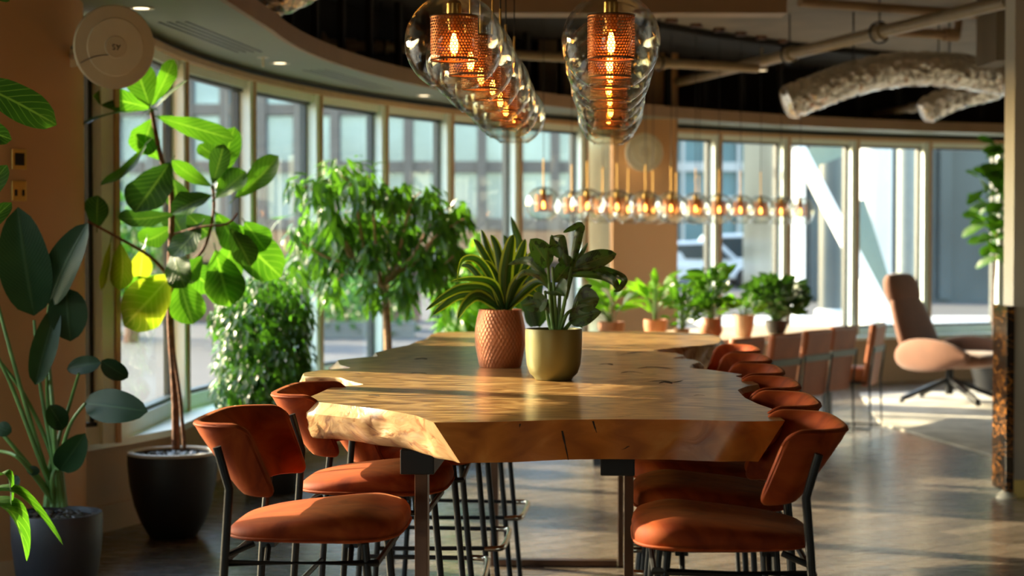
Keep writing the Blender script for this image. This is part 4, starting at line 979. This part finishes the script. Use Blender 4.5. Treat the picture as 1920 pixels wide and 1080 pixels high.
# --- fiddle leaf fig in the round black pot
D0 = 8.5
bp = P(322, 450, D0); fig = thing('potted_fiddle_leaf_fig', 'tall fiddle leaf fig in a round matt black pot by the left windows', 'plant', (bp.x, D0, 0))
pot_round(fig, [(.10, 0), (.112, .006), (.150, .07), (.183, .155), (.203, .25), (.213, .35), (.214, .402), (.212, .41), (.190, .41), (.186, .40), (.184, .36)], 'black_pot')
mb = MB(); mb.lathe([(.2145, .400), (.2145, .413), (.187, .413), (.187, .400)], (0, 0, 0), 64); mb.build('pot_rim', 'rim', fig)
soil(fig, .186, .375, 'soil', 150)
def pp(x, y, dd=0): return P(x, y, D0 + dd - .38 * min(1, max(0, (310 - x) / 110)))
mb = MB()
mb.tube([pp(330, 842), pp(328, 740), pp(320, 620), pp(318, 520), pp(322, 420), pp(320, 350), pp(303, 300), pp(292, 250), pp(284, 205)], [.019, .009], 12, smooth=5)
mb.tube([pp(346, 842, -.05), pp(337, 740, -.03), pp(322, 620), pp(330, 520, .05), pp(380, 470, .08), pp(400, 400, .08), pp(399, 348, .05)], [.009, .007], 8, smooth=5)
mb.tube([pp(318, 520), pp(280, 480, -.05), pp(220, 445, -.08), pp(165, 415, -.1)], [.010, .005], 8, smooth=4)
mb.tube([pp(322, 440), pp(380, 425, -.1), pp(425, 420, -.12), pp(445, 400, -.1)], [.007, .005], 8, smooth=3)
mb.build('trunk', 'bark', fig, world=True)
LF = [(283, 203, 174, 180, 48, 0, .1), (281, 200, 252, 112, 70, 0, 0), (284, 200, 326, 112, 36, 0, .1), (287, 206, 353, 150, 18, 0, -.1), (276, 208, 150, 238, 22, 0, -.15), (292, 218, 440, 262, 44, 0, .0),
      (286, 222, 262, 290, 62, 0, .1), (276, 268, 188, 346, 30, 0, -.1), (320, 303, 252, 398, 84, 0, -.1), (326, 335, 338, 392, 50, 0, .1), (398, 350, 322, 300, 34, 0, .05), (398, 346, 420, 270, 42, 0, -.1),
      (408, 345, 440, 238, 52, 0, .15), (440, 372, 522, 292, 54, 0, 0), (404, 372, 462, 322, 62, 0, .05), (398, 366, 322, 402, 62, 0, -.15), (330, 400, 222, 408, 44, 0, 0), (322, 425, 262, 452, 52, 0, .1),
      (378, 418, 322, 482, 62, 0, -.15), (404, 398, 446, 470, 52, 0, .0), (426, 418, 528, 520, 86, 0, .15), (432, 428, 470, 500, 58, 0, -.1), (325, 468, 348, 540, 62, 0, -.15), (404, 468, 432, 575, 84, 0, .1),
      (380, 480, 345, 530, 46, 0, .0), (336, 520, 362, 608, 72, 0, -.1), (182, 428, 184, 366, 50, 0, -.1), (208, 450, 189, 545, 22, 1, 0), (226, 455, 224, 545, 54, 1, .05), (268, 465, 262, 525, 44, 1, .08),
      (265, 470, 275, 440, 28, 0, -.1), (322, 515, 232, 612, 96, 1, -.05), (300, 520, 232, 575, 70, 0, .08), (345, 445, 322, 400, 58, 0, .12), (440, 445, 412, 530, 70, 0, .2), (350, 400, 392, 440, 60, 0, .15), (420, 300, 372, 270, 40, 0, .15),
      (458, 415, 498, 470, 60, 0, .1), (322, 350, 272, 330, 52, 0, .1), (300, 300, 250, 255, 40, 0, .15), (400, 505, 446, 560, 60, 0, .2), (345, 500, 400, 545, 66, 0, .1)]
mb = MB(); ms = MB()
for i_, (bx, by, tx, ty, w, ye, dz) in enumerate(LF):
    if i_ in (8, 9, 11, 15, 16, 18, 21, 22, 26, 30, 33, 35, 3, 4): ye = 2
    b_ = pp(bx, by, dz * .4); t_ = pp(tx, ty, dz + rnd(-.04, .04)); nv = Vector((rnd(-.45, .45), -1, rnd(.0, .8)))
    if w < 32: nv = Vector((rnd(-.3, .3), -.45, 1))
    if i_ in (31, 32, 33): nv = Vector((.45, -1, -.05))
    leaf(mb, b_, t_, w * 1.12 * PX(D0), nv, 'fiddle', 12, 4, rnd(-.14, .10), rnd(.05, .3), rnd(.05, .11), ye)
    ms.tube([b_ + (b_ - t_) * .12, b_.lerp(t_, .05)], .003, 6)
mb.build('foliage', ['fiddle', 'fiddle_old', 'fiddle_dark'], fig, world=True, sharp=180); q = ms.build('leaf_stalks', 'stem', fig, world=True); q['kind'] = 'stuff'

# --- bird of paradise in the charcoal pot
D0 = 7.0
bp = P(103, 450, D0 + .1); t = thing('potted_bird_of_paradise', 'dark paddle-leaved bird of paradise in a charcoal pot at the left column', 'plant', (bp.x, D0 + .1, 0))
pot_round(t, [(.115, 0), (.14, .006), (.163, .10), (.178, .22), (.180, .325), (.176, .332), (.165, .332), (.160, .31)], 'grey_pot'); soil(t, .162, .305, 'soil', 90)
SP = [(108, 948, 60, 800, 20, 660, -12, 540), (108, 948, 70, 850, 20, 720, -20, 640), (112, 948, 95, 850, 45, 740, -15, 660), (120, 950, 100, 860, 75, 720, 64, 600), (112, 948, 60, 880, 10, 820, -20, 790),
      (104, 948, 70, 900, 30, 855, -10, 845), (110, 948, 100, 780, 88, 640, 92, 572), (118, 950, 104, 850, 90, 760, 88, 700), (112, 950, 105, 850, 130, 760, 148, 700), (108, 950, 110, 880, 130, 800, 160, 756), (100, 948, 98, 900, 104, 880, 112, 880)]
ms = MB()
for a in SP: ms.tube([P(a[i], a[i + 1], D0 + (.1 if i == 0 else rnd(-.05, .08))) for i in (0, 2, 4, 6)], [.011, .006], 8, smooth=5)
for x in (88, 100, 112, 120): ms.tube([P(x, 950, D0 + .1), P(x + (104 - x) * .4, 880, D0 + .1), P(104, 820, D0 + .1)], [.017, .007], 8, smooth=3)
ms.build('stems', 'stem', t, world=True)
PL = [(64, 592, 34, 388, 92, -.1, .25), (92, 572, 166, 418, 66, -.1, .3), (125, 540, 132, 640, 70, 0, .1), (66, 722, 108, 570, 46, 0, .5), (190, 680, 126, 692, 34, .05, .2), (190, 676, 240, 708, 36, .05, .3), (158, 756, 278, 772, 62, -.1, .1),
      (112, 882, 160, 812, 52, -.1, .3), (-6, 800, 22, 810, 28, 0, .1), (34, 892, 20, 915, 22, 0, .1), (92, 760, 120, 805, 40, .05, .3), (130, 850, 156, 846, 16, 0, .1), (84, 700, 70, 640, 36, .1, .4), (75, 885, 50, 880, 18, 0, .1)]
mb = MB()
for bx, by, tx, ty, w, dz, fo in PL: leaf(mb, P(bx, by, D0), P(tx, ty, D0 + dz), w * PX(D0) * 1.05, (rnd(-.4, .4), -1, .25), 'paddle', 12, 3, .06, fo, .02)
mb.build('foliage', 'strelitzia', t, world=True, sharp=180)

# --- plant mostly out of frame on the left
D0 = 5.9; bp = P(-175, 450, D0)
t = thing('potted_rubber_fig', 'plant whose big leaves reach in at the left picture edge', 'plant', (bp.x, D0, 0))
pot_round(t, [(.10, 0), (.13, .006), (.16, .15), (.165, .30), (.155, .30), (.15, .28)], 'black_pot'); soil(t, .152, .27)
ms = MB(); ms.tube([P(-175, 980, D0), P(-150, 700, D0), P(-120, 400, D0), P(-80, 140, D0)], [.014, .007], 8, smooth=5); ms.tube([P(-160, 900, D0), P(-100, 920, D0), P(-40, 945, D0 - .1)], .006, 8, smooth=3); ms.build('trunk', 'bark', t, world=True)
mb = MB()
for bx, by, tx, ty, w, mi in ((-80, 140, 106, 235, 88, 0), (-90, 230, 22, 262, 60, 0), (-70, 420, 14, 310, 60, 0), (-60, 460, 22, 380, 44, 0), (-60, -30, 18, 2, 30, 0), (-90, 300, -10, 260, 50, 0), (-120, 400, -40, 470, 60, 0)):
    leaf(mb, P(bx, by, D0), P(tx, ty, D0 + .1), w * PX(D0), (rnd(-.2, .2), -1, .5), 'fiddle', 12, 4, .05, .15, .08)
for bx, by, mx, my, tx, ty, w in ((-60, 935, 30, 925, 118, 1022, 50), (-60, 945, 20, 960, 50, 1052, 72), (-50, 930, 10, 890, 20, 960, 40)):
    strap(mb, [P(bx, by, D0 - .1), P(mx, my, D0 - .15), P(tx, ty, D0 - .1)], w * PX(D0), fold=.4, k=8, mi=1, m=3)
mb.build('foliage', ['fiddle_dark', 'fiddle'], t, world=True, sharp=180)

# --- weeping fig bush in a black pot
def leaf_cloud(mb, blobs, n, L, W, shape, down=.6, seg=4, m=1, jit=.6, fold=.3, surf=.55):
    vols = [b[1][0] * b[1][1] * b[1][2] for b in blobs]; tot = sum(vols)
    for (c, r), v in zip(blobs, vols):
        for _ in range(max(3, int(n * v / tot))):
            u = rdir() * (surf + (1 - surf) * random.random()); p = Vector(c) + Vector((u.x * r[0], u.y * r[1], u.z * r[2]))
            d = (u * jit + Vector((0, 0, -down)) + rdir() * .45).normalized(); l = L * rnd(.7, 1.2)
            leaf(mb, p, p + d * l, W * rnd(.8, 1.2), u + Vector((0, -.2, .6)) + rdir() * .4, shape, seg, m, rnd(-.05, .15), fold)
D0 = 10.0
bp = P(508, 450, D0); t = thing('potted_weeping_fig', 'dense bushy weeping fig in a black pot behind the left stools', 'plant', (bp.x, D0, 0))
pot_round(t, [(.11, 0), (.14, .006), (.17, .14), (.178, .30), (.17, .36), (.155, .36), (.15, .34)], 'black_pot'); soil(t, .152, .33)
ms = MB(); ms.tube([P(508, 800, D0), P(512, 700, D0), P(498, 600, D0), P(505, 530, D0)], [.015, .006], 8, smooth=4)
for x, y in ((440, 640), (560, 640), (450, 560), (560, 560), (480, 700), (545, 700)): ms.tube([P(508, y + 60, D0), P((508 + x) / 2, y + 20, D0 + rnd(-.1, .1)), P(x, y, D0 + rnd(-.15, .15))], [.006, .003], 6, smooth=3)
ms.build('trunk', 'bark_pale', t, world=True)
k = PX(D0); mb = MB()
blobs = [(P(x, y, D0 + rnd(-.1, .1)), (rx * k, .26, rz * k)) for x, y, rx, rz in ((505, 545, 60, 40), (450, 570, 50, 45), (550, 590, 42, 50), (480, 620, 70, 60), (540, 660, 50, 60), (450, 670, 50, 60), (500, 710, 70, 60), (440, 730, 40, 45), (540, 735, 35, 40), (490, 760, 55, 30), (560, 700, 25, 40), (420, 600, 28, 35))]
leaf_cloud(mb, blobs, 3600, .062, .026, 'narrow', .9, 3, 1, .5, .3, .45); mb.build('foliage', 'bush', t, world=True, sharp=180)

# --- large narrow-leaved fig tree
D0 = 11.2
bp = P(728, 450, D0); t = thing('potted_ficus_tree', 'wide drooping narrow-leaved ficus tree behind the slab table', 'plant', (bp.x, D0, 0))
pot_round(t, [(.14, 0), (.17, .006), (.21, .20), (.22, .40), (.20, .40), (.19, .37)], 'black_pot'); soil(t, .19, .36)
ms = MB(); ms.tube([P(730, 800, D0), P(728, 660, D0), P(722, 560, D0), P(712, 525, D0)], [.028, .02], 10, smooth=4)
tips = [(640, 330), (600, 400), (570, 350), (560, 450), (690, 330), (740, 350), (790, 360), (850, 385), (870, 410), (820, 440), (780, 470), (850, 480), (620, 480), (660, 420), (720, 420), (560, 520), (690, 480)]
for x, y in tips:
    dd = rnd(-.35, .35); ms.tube([P(716, 535, D0), P(716 + (x - 716) * .35, 500, D0 + dd * .4), P(716 + (x - 716) * .7, y + 30, D0 + dd * .8), P(x, y, D0 + dd)], [.013, .004], 6, smooth=4)
ms.build('trunk', 'bark_pale', t, world=True)
k = PX(D0); mb = MB()
blobs = [(P(x, y, D0 + rnd(-.2, .2)), (rx * k, .30, rz * k)) for x, y, rx, rz in ((640, 320, 48, 30), (600, 350, 55, 28), (560, 350, 22, 22), (680, 345, 50, 35), (740, 365, 60, 30), (800, 368, 42, 28), (860, 400, 30, 32), (830, 420, 40, 35), (620, 400, 48, 40), (570, 430, 38, 40), (600, 480, 45, 50), (560, 500, 30, 35),
         (690, 410, 50, 40), (700, 470, 40, 50), (760, 440, 45, 50), (800, 490, 45, 55), (850, 470, 32, 50), (760, 530, 30, 36), (650, 450, 40, 50), (700, 545, 26, 32), (620, 540, 26, 38), (840, 540, 30, 40), (545, 565, 22, 30))]
leaf_cloud(mb, blobs, 1750, .135, .034, 'narrow', .8, 5, 1, .6, .25, .2); mb.build('foliage', 'ficus', t, world=True, sharp=180)

# --- low bright bush behind the copper pot, standing on the floor by the windows
D0 = 12.3
bp = P(885, 450, D0); t = thing('potted_schefflera', 'bright green bushy plant by the windows behind the copper pot', 'plant', (bp.x, D0, 0))
pot_round(t, [(.14, 0), (.17, .006), (.20, .20), (.21, .36), (.19, .36), (.18, .33)], 'black_pot'); soil(t, .18, .32)
ms = MB()
for x, y in ((870, 480), (910, 470), (930, 520), (850, 540), (900, 560), (1000, 500), (960, 540)): ms.tube([P(888, 700, D0), P(888 + (x - 888) * .4, 600, D0), P(x, y, D0)], [.012, .004], 6, smooth=4)
ms.build('stems', 'stem', t, world=True)
k = PX(D0); mb = MB(); blobs = [(P(x, y, D0 + rnd(-.1, .1)), (rx * k, .26, rz * k)) for x, y, rx, rz in ((900, 480, 30, 22), (925, 510, 30, 30), (880, 530, 35, 30), (860, 580, 32, 32), (900, 600, 36, 28), (850, 610, 24, 20), (940, 560, 30, 40))]
leaf_cloud(mb, blobs, 520, .15, .06, 'ovate', .6, 5, 1, .8); mb.build('foliage', 'bright', t, world=True, sharp=180)

# --- fig tree in the far right corner
D0 = 16.6
bp = P(1868, 450, D0); t = thing('potted_corner_fig', 'tall fig tree with dark glossy leaves in the far right corner', 'plant', (bp.x, D0, .013))
pot_round(t, [(.14, 0), (.17, .006), (.22, .20), (.235, .40), (.215, .40), (.20, .37)], 'black_pot'); soil(t, .20, .36)
ms = MB(); ms.tube([P(1866, 668, D0), P(1862, 560, D0), P(1868, 480, D0), P(1870, 300, D0)], [.014, .006], 8, smooth=4); ms.build('trunk', 'bark', t, world=True)
mb = MB()
for _ in range(95):
    y = rnd(272, 490); w = 20 + 42 * math.sin(PI * min(1, (y - 255) / 250)) ** .6; x = 1870 + rnd(-1, 1) * w * .5; a = rnd(0, 6.3)
    c = P(x, y, D0 + rnd(-.15, .15)); dd = Vector((math.cos(a), math.sin(a) * .7, rnd(-.8, .5))).normalized(); leaf(mb, c, c + dd * rnd(.17, .26), rnd(.11, .15), (rnd(-.5, .5), -.7, .8), 'fiddle', 8, 2, .05, .2, .06)
mb.build('foliage', 'fiddle', t, world=True, sharp=180)

# --- three pots on the slab table
gp = U(1038, 712, ZT); kz = 1.0
t = thing('potted_aglaonema', 'broad mottled-leaved plant in a plain olive green pot on the slab', 'plant', gp)
R_ = 53.5 * PX(gp.y); H_ = .165
pot_round(t, [(R_ * .62, 0), (R_ * .66, .003), (R_ * .68, .008), (R_ * .84, .022), (R_ * .945, .05), (R_ * .985, .09), (R_, .13), (R_, H_ - .004), (R_ * .985, H_), (R_ * .95, H_), (R_ * .935, H_ - .006), (R_ * .93, H_ - .03)], 'green_pot', seg=72); soil(t, R_ * .94, H_ - .022)
d0 = gp.y; Q = lambda x, y, dd=0: P(x, y, d0 + dd)
ms = MB()
for x0, x1, y1, x2, y2 in ((1037, 1035, 560, 1033, 530), (1047, 1049, 560, 1050, 530), (1055, 1072, 600, 1085, 565), (1036, 1028, 600, 1022, 545), (1047, 1060, 560, 1072, 500), (1043, 1041, 570, 1036, 500), (1040, 1034, 590, 1026, 470), (1050, 1062, 590, 1075, 580)):
    ms.tube([Q(x0, 622), Q(x1, y1, rnd(-.02, .02)), Q(x2, y2, rnd(-.03, .03))], [.0075, .0045], 8, smooth=4)
ms.build('stems', 'stem', t, world=True)
mb = MB()
AL = [('paddle', (1030, 500), (994, 448), 44, -.03, .25), ('paddle', (1078, 502), (1156, 476), 38, 0, .2), ('paddle', (1082, 568), (1124, 560), 50, -.02, .3), ('paddle', (1036, 545), (1060, 556), 48, -.08, .6), ('ovate', (1066, 600), (1128, 585), 44, -.03, .3), ('ovate', (1026, 560), (1000, 575), 40, .03, .3),
      ('ovate', (1050, 485), (1034, 440), 24, .02, .3), ('ovate', (1040, 530), (1076, 485), 34, .05, .3), ('ovate', (1062, 498), (1056, 478), 26, .03, .3), ('ovate', (1020, 580), (980, 570), 26, .04, .3)]
for sh, a, b, w, dd, fo in AL: leaf(mb, Q(*a), Q(*b, dd), w * PX(d0), (rnd(-.2, .2), -1, .35), sh, 12, 3, .06, fo, .02)
for pts_, w in (([(1060, 560), (1074, 490), (1084, 440), (1088, 424), (1070, 430), (1056, 436)], 18), ([(1068, 508), (1110, 502), (1150, 512), (1170, 525), (1160, 545), (1150, 546)], 15), ([(1070, 515), (1120, 515), (1150, 530), (1158, 545)], 22), ([(1030, 530), (1000, 495), (980, 488), (952, 496)], 18),
                ([(1064, 500), (1052, 455), (1048, 445), (1030, 445)], 20), ([(1072, 590), (1092, 545), (1110, 535)], 14), ([(1040, 590), (1010, 570), (978, 572)], 18), ([(1078, 500), (1090, 475), (1102, 455)], 10), ([(1030, 540), (1012, 520), (985, 512), (968, 525)], 16), ([(1062, 490), (1048, 470), (1040, 462), (1028, 466)], 12)):
    strap(mb, [Q(x, y, rnd(-.03, .05) * (i > 0)) for i, (x, y) in enumerate(pts_)], w * PX(d0), k=6, fold=.5, up=Vector((.3, 1, .3)))
mb.build('foliage', 'aglaonema', t, world=True, sharp=180)
mb = MB(); strap(mb, [Q(1076, 580, .03), Q(1082, 600, .03), Q(1092, 615, .0)], 12 * PX(d0), mi=0, up=Vector((0, 1, 0))); mb.build('striped_leaf', 'dracaena', t, world=True)

cp = U(938, 688, ZT); t = thing('potted_dracaena', 'yellow-striped spiky dracaena in a hammered copper pot on the slab', 'plant', cp)
d0 = cp.y; k = PX(d0); H_ = (694 - 584) * k * .985
pot_round(t, [(38 * k, 0), (39.5 * k, .004), (43 * k, H_ * .18), (46.5 * k, H_ * .36), (48 * k, H_ * .52), (47 * k, H_ * .68), (44 * k, H_ * .84), (40.5 * k, H_ * .97), (40.5 * k, H_), (38 * k, H_), (37.5 * k, H_ * .93)], 'copper', seg=72); soil(t, 38 * k, H_ * .92)
mb = MB()
DR = [((938, 582), (915, 545), (870, 540), (835, 555), (798, 582), 20), ((935, 582), (905, 552), (860, 555), (830, 575), (812, 590), 20), ((940, 580), (920, 520), (895, 488), (868, 490), (858, 530), 17), ((942, 580), (930, 530), (912, 470), (902, 430), 26), ((945, 580), (930, 520), (900, 462), (888, 448), 17),
      ((948, 580), (948, 520), (955, 470), (962, 440), 30), ((948, 580), (960, 520), (975, 480), (985, 448), 26), ((940, 582), (900, 556), (875, 570), (858, 598), 24), ((950, 582), (965, 540), (985, 515), (1002, 512), 24), ((950, 582), (970, 555), (990, 545), (1010, 556), 26), ((945, 580), (925, 535), (885, 525), (845, 528), 18),
      ((950, 580), (985, 545), (1010, 530), (1030, 545), 20), ((946, 580), (938, 500), (930, 460), (920, 440), 20), ((940, 582), (915, 570), (880, 548), (850, 552), 18), ((952, 580), (955, 540), (990, 490), (1000, 470), 22), ((944, 580), (905, 530), (880, 500), (862, 498), 16), ((948, 580), (940, 540), (918, 500), (905, 490), 20)]
for a in DR:
    dd = rnd(-.10, .10); strap(mb, [P(x, y, d0 + dd * i * .4) for i, (x, y) in enumerate(a[:-1])], a[-1] * k, k=6, fold=.5, up=Vector((rnd(-.2, .2), 1, rnd(0, .5))), m=3)
mb.build('foliage', 'dracaena', t, world=True, sharp=180)
sp_ = U(1006, 664, ZT); d0 = sp_.y; k = PX(d0); t = thing('potted_snake_plant', 'dark upright plant in a small silver cup behind the copper pot', 'plant', sp_)
pot_round(t, [(14 * k, 0), (16 * k, .003), (18 * k, .10), (17 * k, .10), (16 * k, .09)], 'silver'); soil(t, 16 * k, .088)
mb = MB()
for pts_, w in (([(1004, 612), (985, 500), (958, 405)], 22), ([(1006, 612), (975, 520), (955, 470), (945, 440)], 20), ([(1004, 612), (1008, 540), (1020, 500)], 22), ([(1002, 612), (985, 560), (975, 530)], 24), ([(1008, 612), (1025, 580), (1030, 560)], 20), ([(1000, 612), (992, 590), (988, 560)], 22)):
    strap(mb, [P(x, y, d0 + .01 * i) for i, (x, y) in enumerate(pts_)], w * k, k=6, fold=.3, up=Vector((0, 1, .2)), m=2)
mb.build('foliage', 'deep', t, world=True, sharp=180)

# --- pots on the far pale table
def far_plant(name, label, x, ybase, potw, poth, mat, style, leafmat_, hgt, spread, n, lw, ll, h=.72):
    b = U(x, ybase, h); d = b.y; k = PX(d); t = thing(name, label, 'plant', b)
    r = potw * k / 2; ph = poth * k
    pr = {'bowl': [(r * .55, 0), (r * .6, .003), (r * .85, ph * .3), (r, ph * .7), (r, ph), (r * .92, ph), (r * .9, ph * .9)], 'vase': [(r * .55, 0), (r * .62, .004), (r * .95, ph * .35), (r, ph * .5), (r * .82, ph * .85), (r * .72, ph), (r * .66, ph), (r * .66, ph * .9)], 'cone': [(r * .62, 0), (r * .66, .004), (r * .9, ph * .5), (r, ph), (r * .93, ph), (r * .9, ph * .9)]}[style]
    pot_round(t, pr, mat, seg=40); soil(t, r * .68, ph * .88)
    ms = MB(); mb = MB(); H = hgt * k; S = spread * k
    for i in range(int(n * 1.4)):
        a = rnd(0, 2 * PI); q = math.sqrt(rnd(0, 1)); z = ph + H * rnd(.15, .95) * (1 - .25 * q); c = Vector((math.cos(a) * q * S * .75, math.sin(a) * q * S * .75, z))
        if i % 2 == 0: ms.tube([Vector((c.x * .12, c.y * .12, ph * .9)), Vector((c.x * .5, c.y * .5, ph + (z - ph) * .6)), c], .003, 5, smooth=3)
        dd = Vector((math.cos(a) * (.3 + q), math.sin(a) * (.3 + q), rnd(-.2, 1.1))).normalized(); leaf(mb, c, c + dd * ll * rnd(.8, 1.25), lw * rnd(.9, 1.3), Vector((rnd(-.5, .5), -.6, .8)), 'ovate', 6, 2, rnd(-.1, .15), .25, .02)
    ms.build('stems', 'stem', t); mb.build('foliage', leafmat_, t, sharp=180)
far_plant('potted_zz_plant', 'light green plant in a low terracotta bowl, leftmost on the pale table', 1146, 641, 50, 38, 'terracotta', 'bowl', 'bright', 80, 38, 26, .055, .15)
far_plant('potted_bird_fern', 'upright bright plant in a terracotta pot before the far column', 1229, 637, 44, 38, 'terracotta', 'bowl', 'bright', 85, 26, 20, .045, .17)
far_plant('potted_peperomia', 'leafy plant in a small brown pot between two terracotta pots', 1278, 642, 30, 26, 'bark_pale', 'cone', 'ficus', 85, 28, 46, .035, .10)
far_plant('potted_rubber_plant', 'tall leafy plant in a rounded terracotta vase on the pale table', 1333, 637, 44, 40, 'terracotta', 'vase', 'ficus', 112, 34, 60, .06, .12)
far_plant('potted_pothos', 'small bright plant in a pale clay pot on the pale table', 1394, 632, 42, 42, 'pale_clay', 'cone', 'bright', 32, 46, 26, .05, .07)
far_plant('potted_laurel', 'dark bushy plant behind the pale clay pot beside the windows', 1456, 626, 44, 26, 'black_pot', 'cone', 'deep', 86, 62, 150, .06, .10)
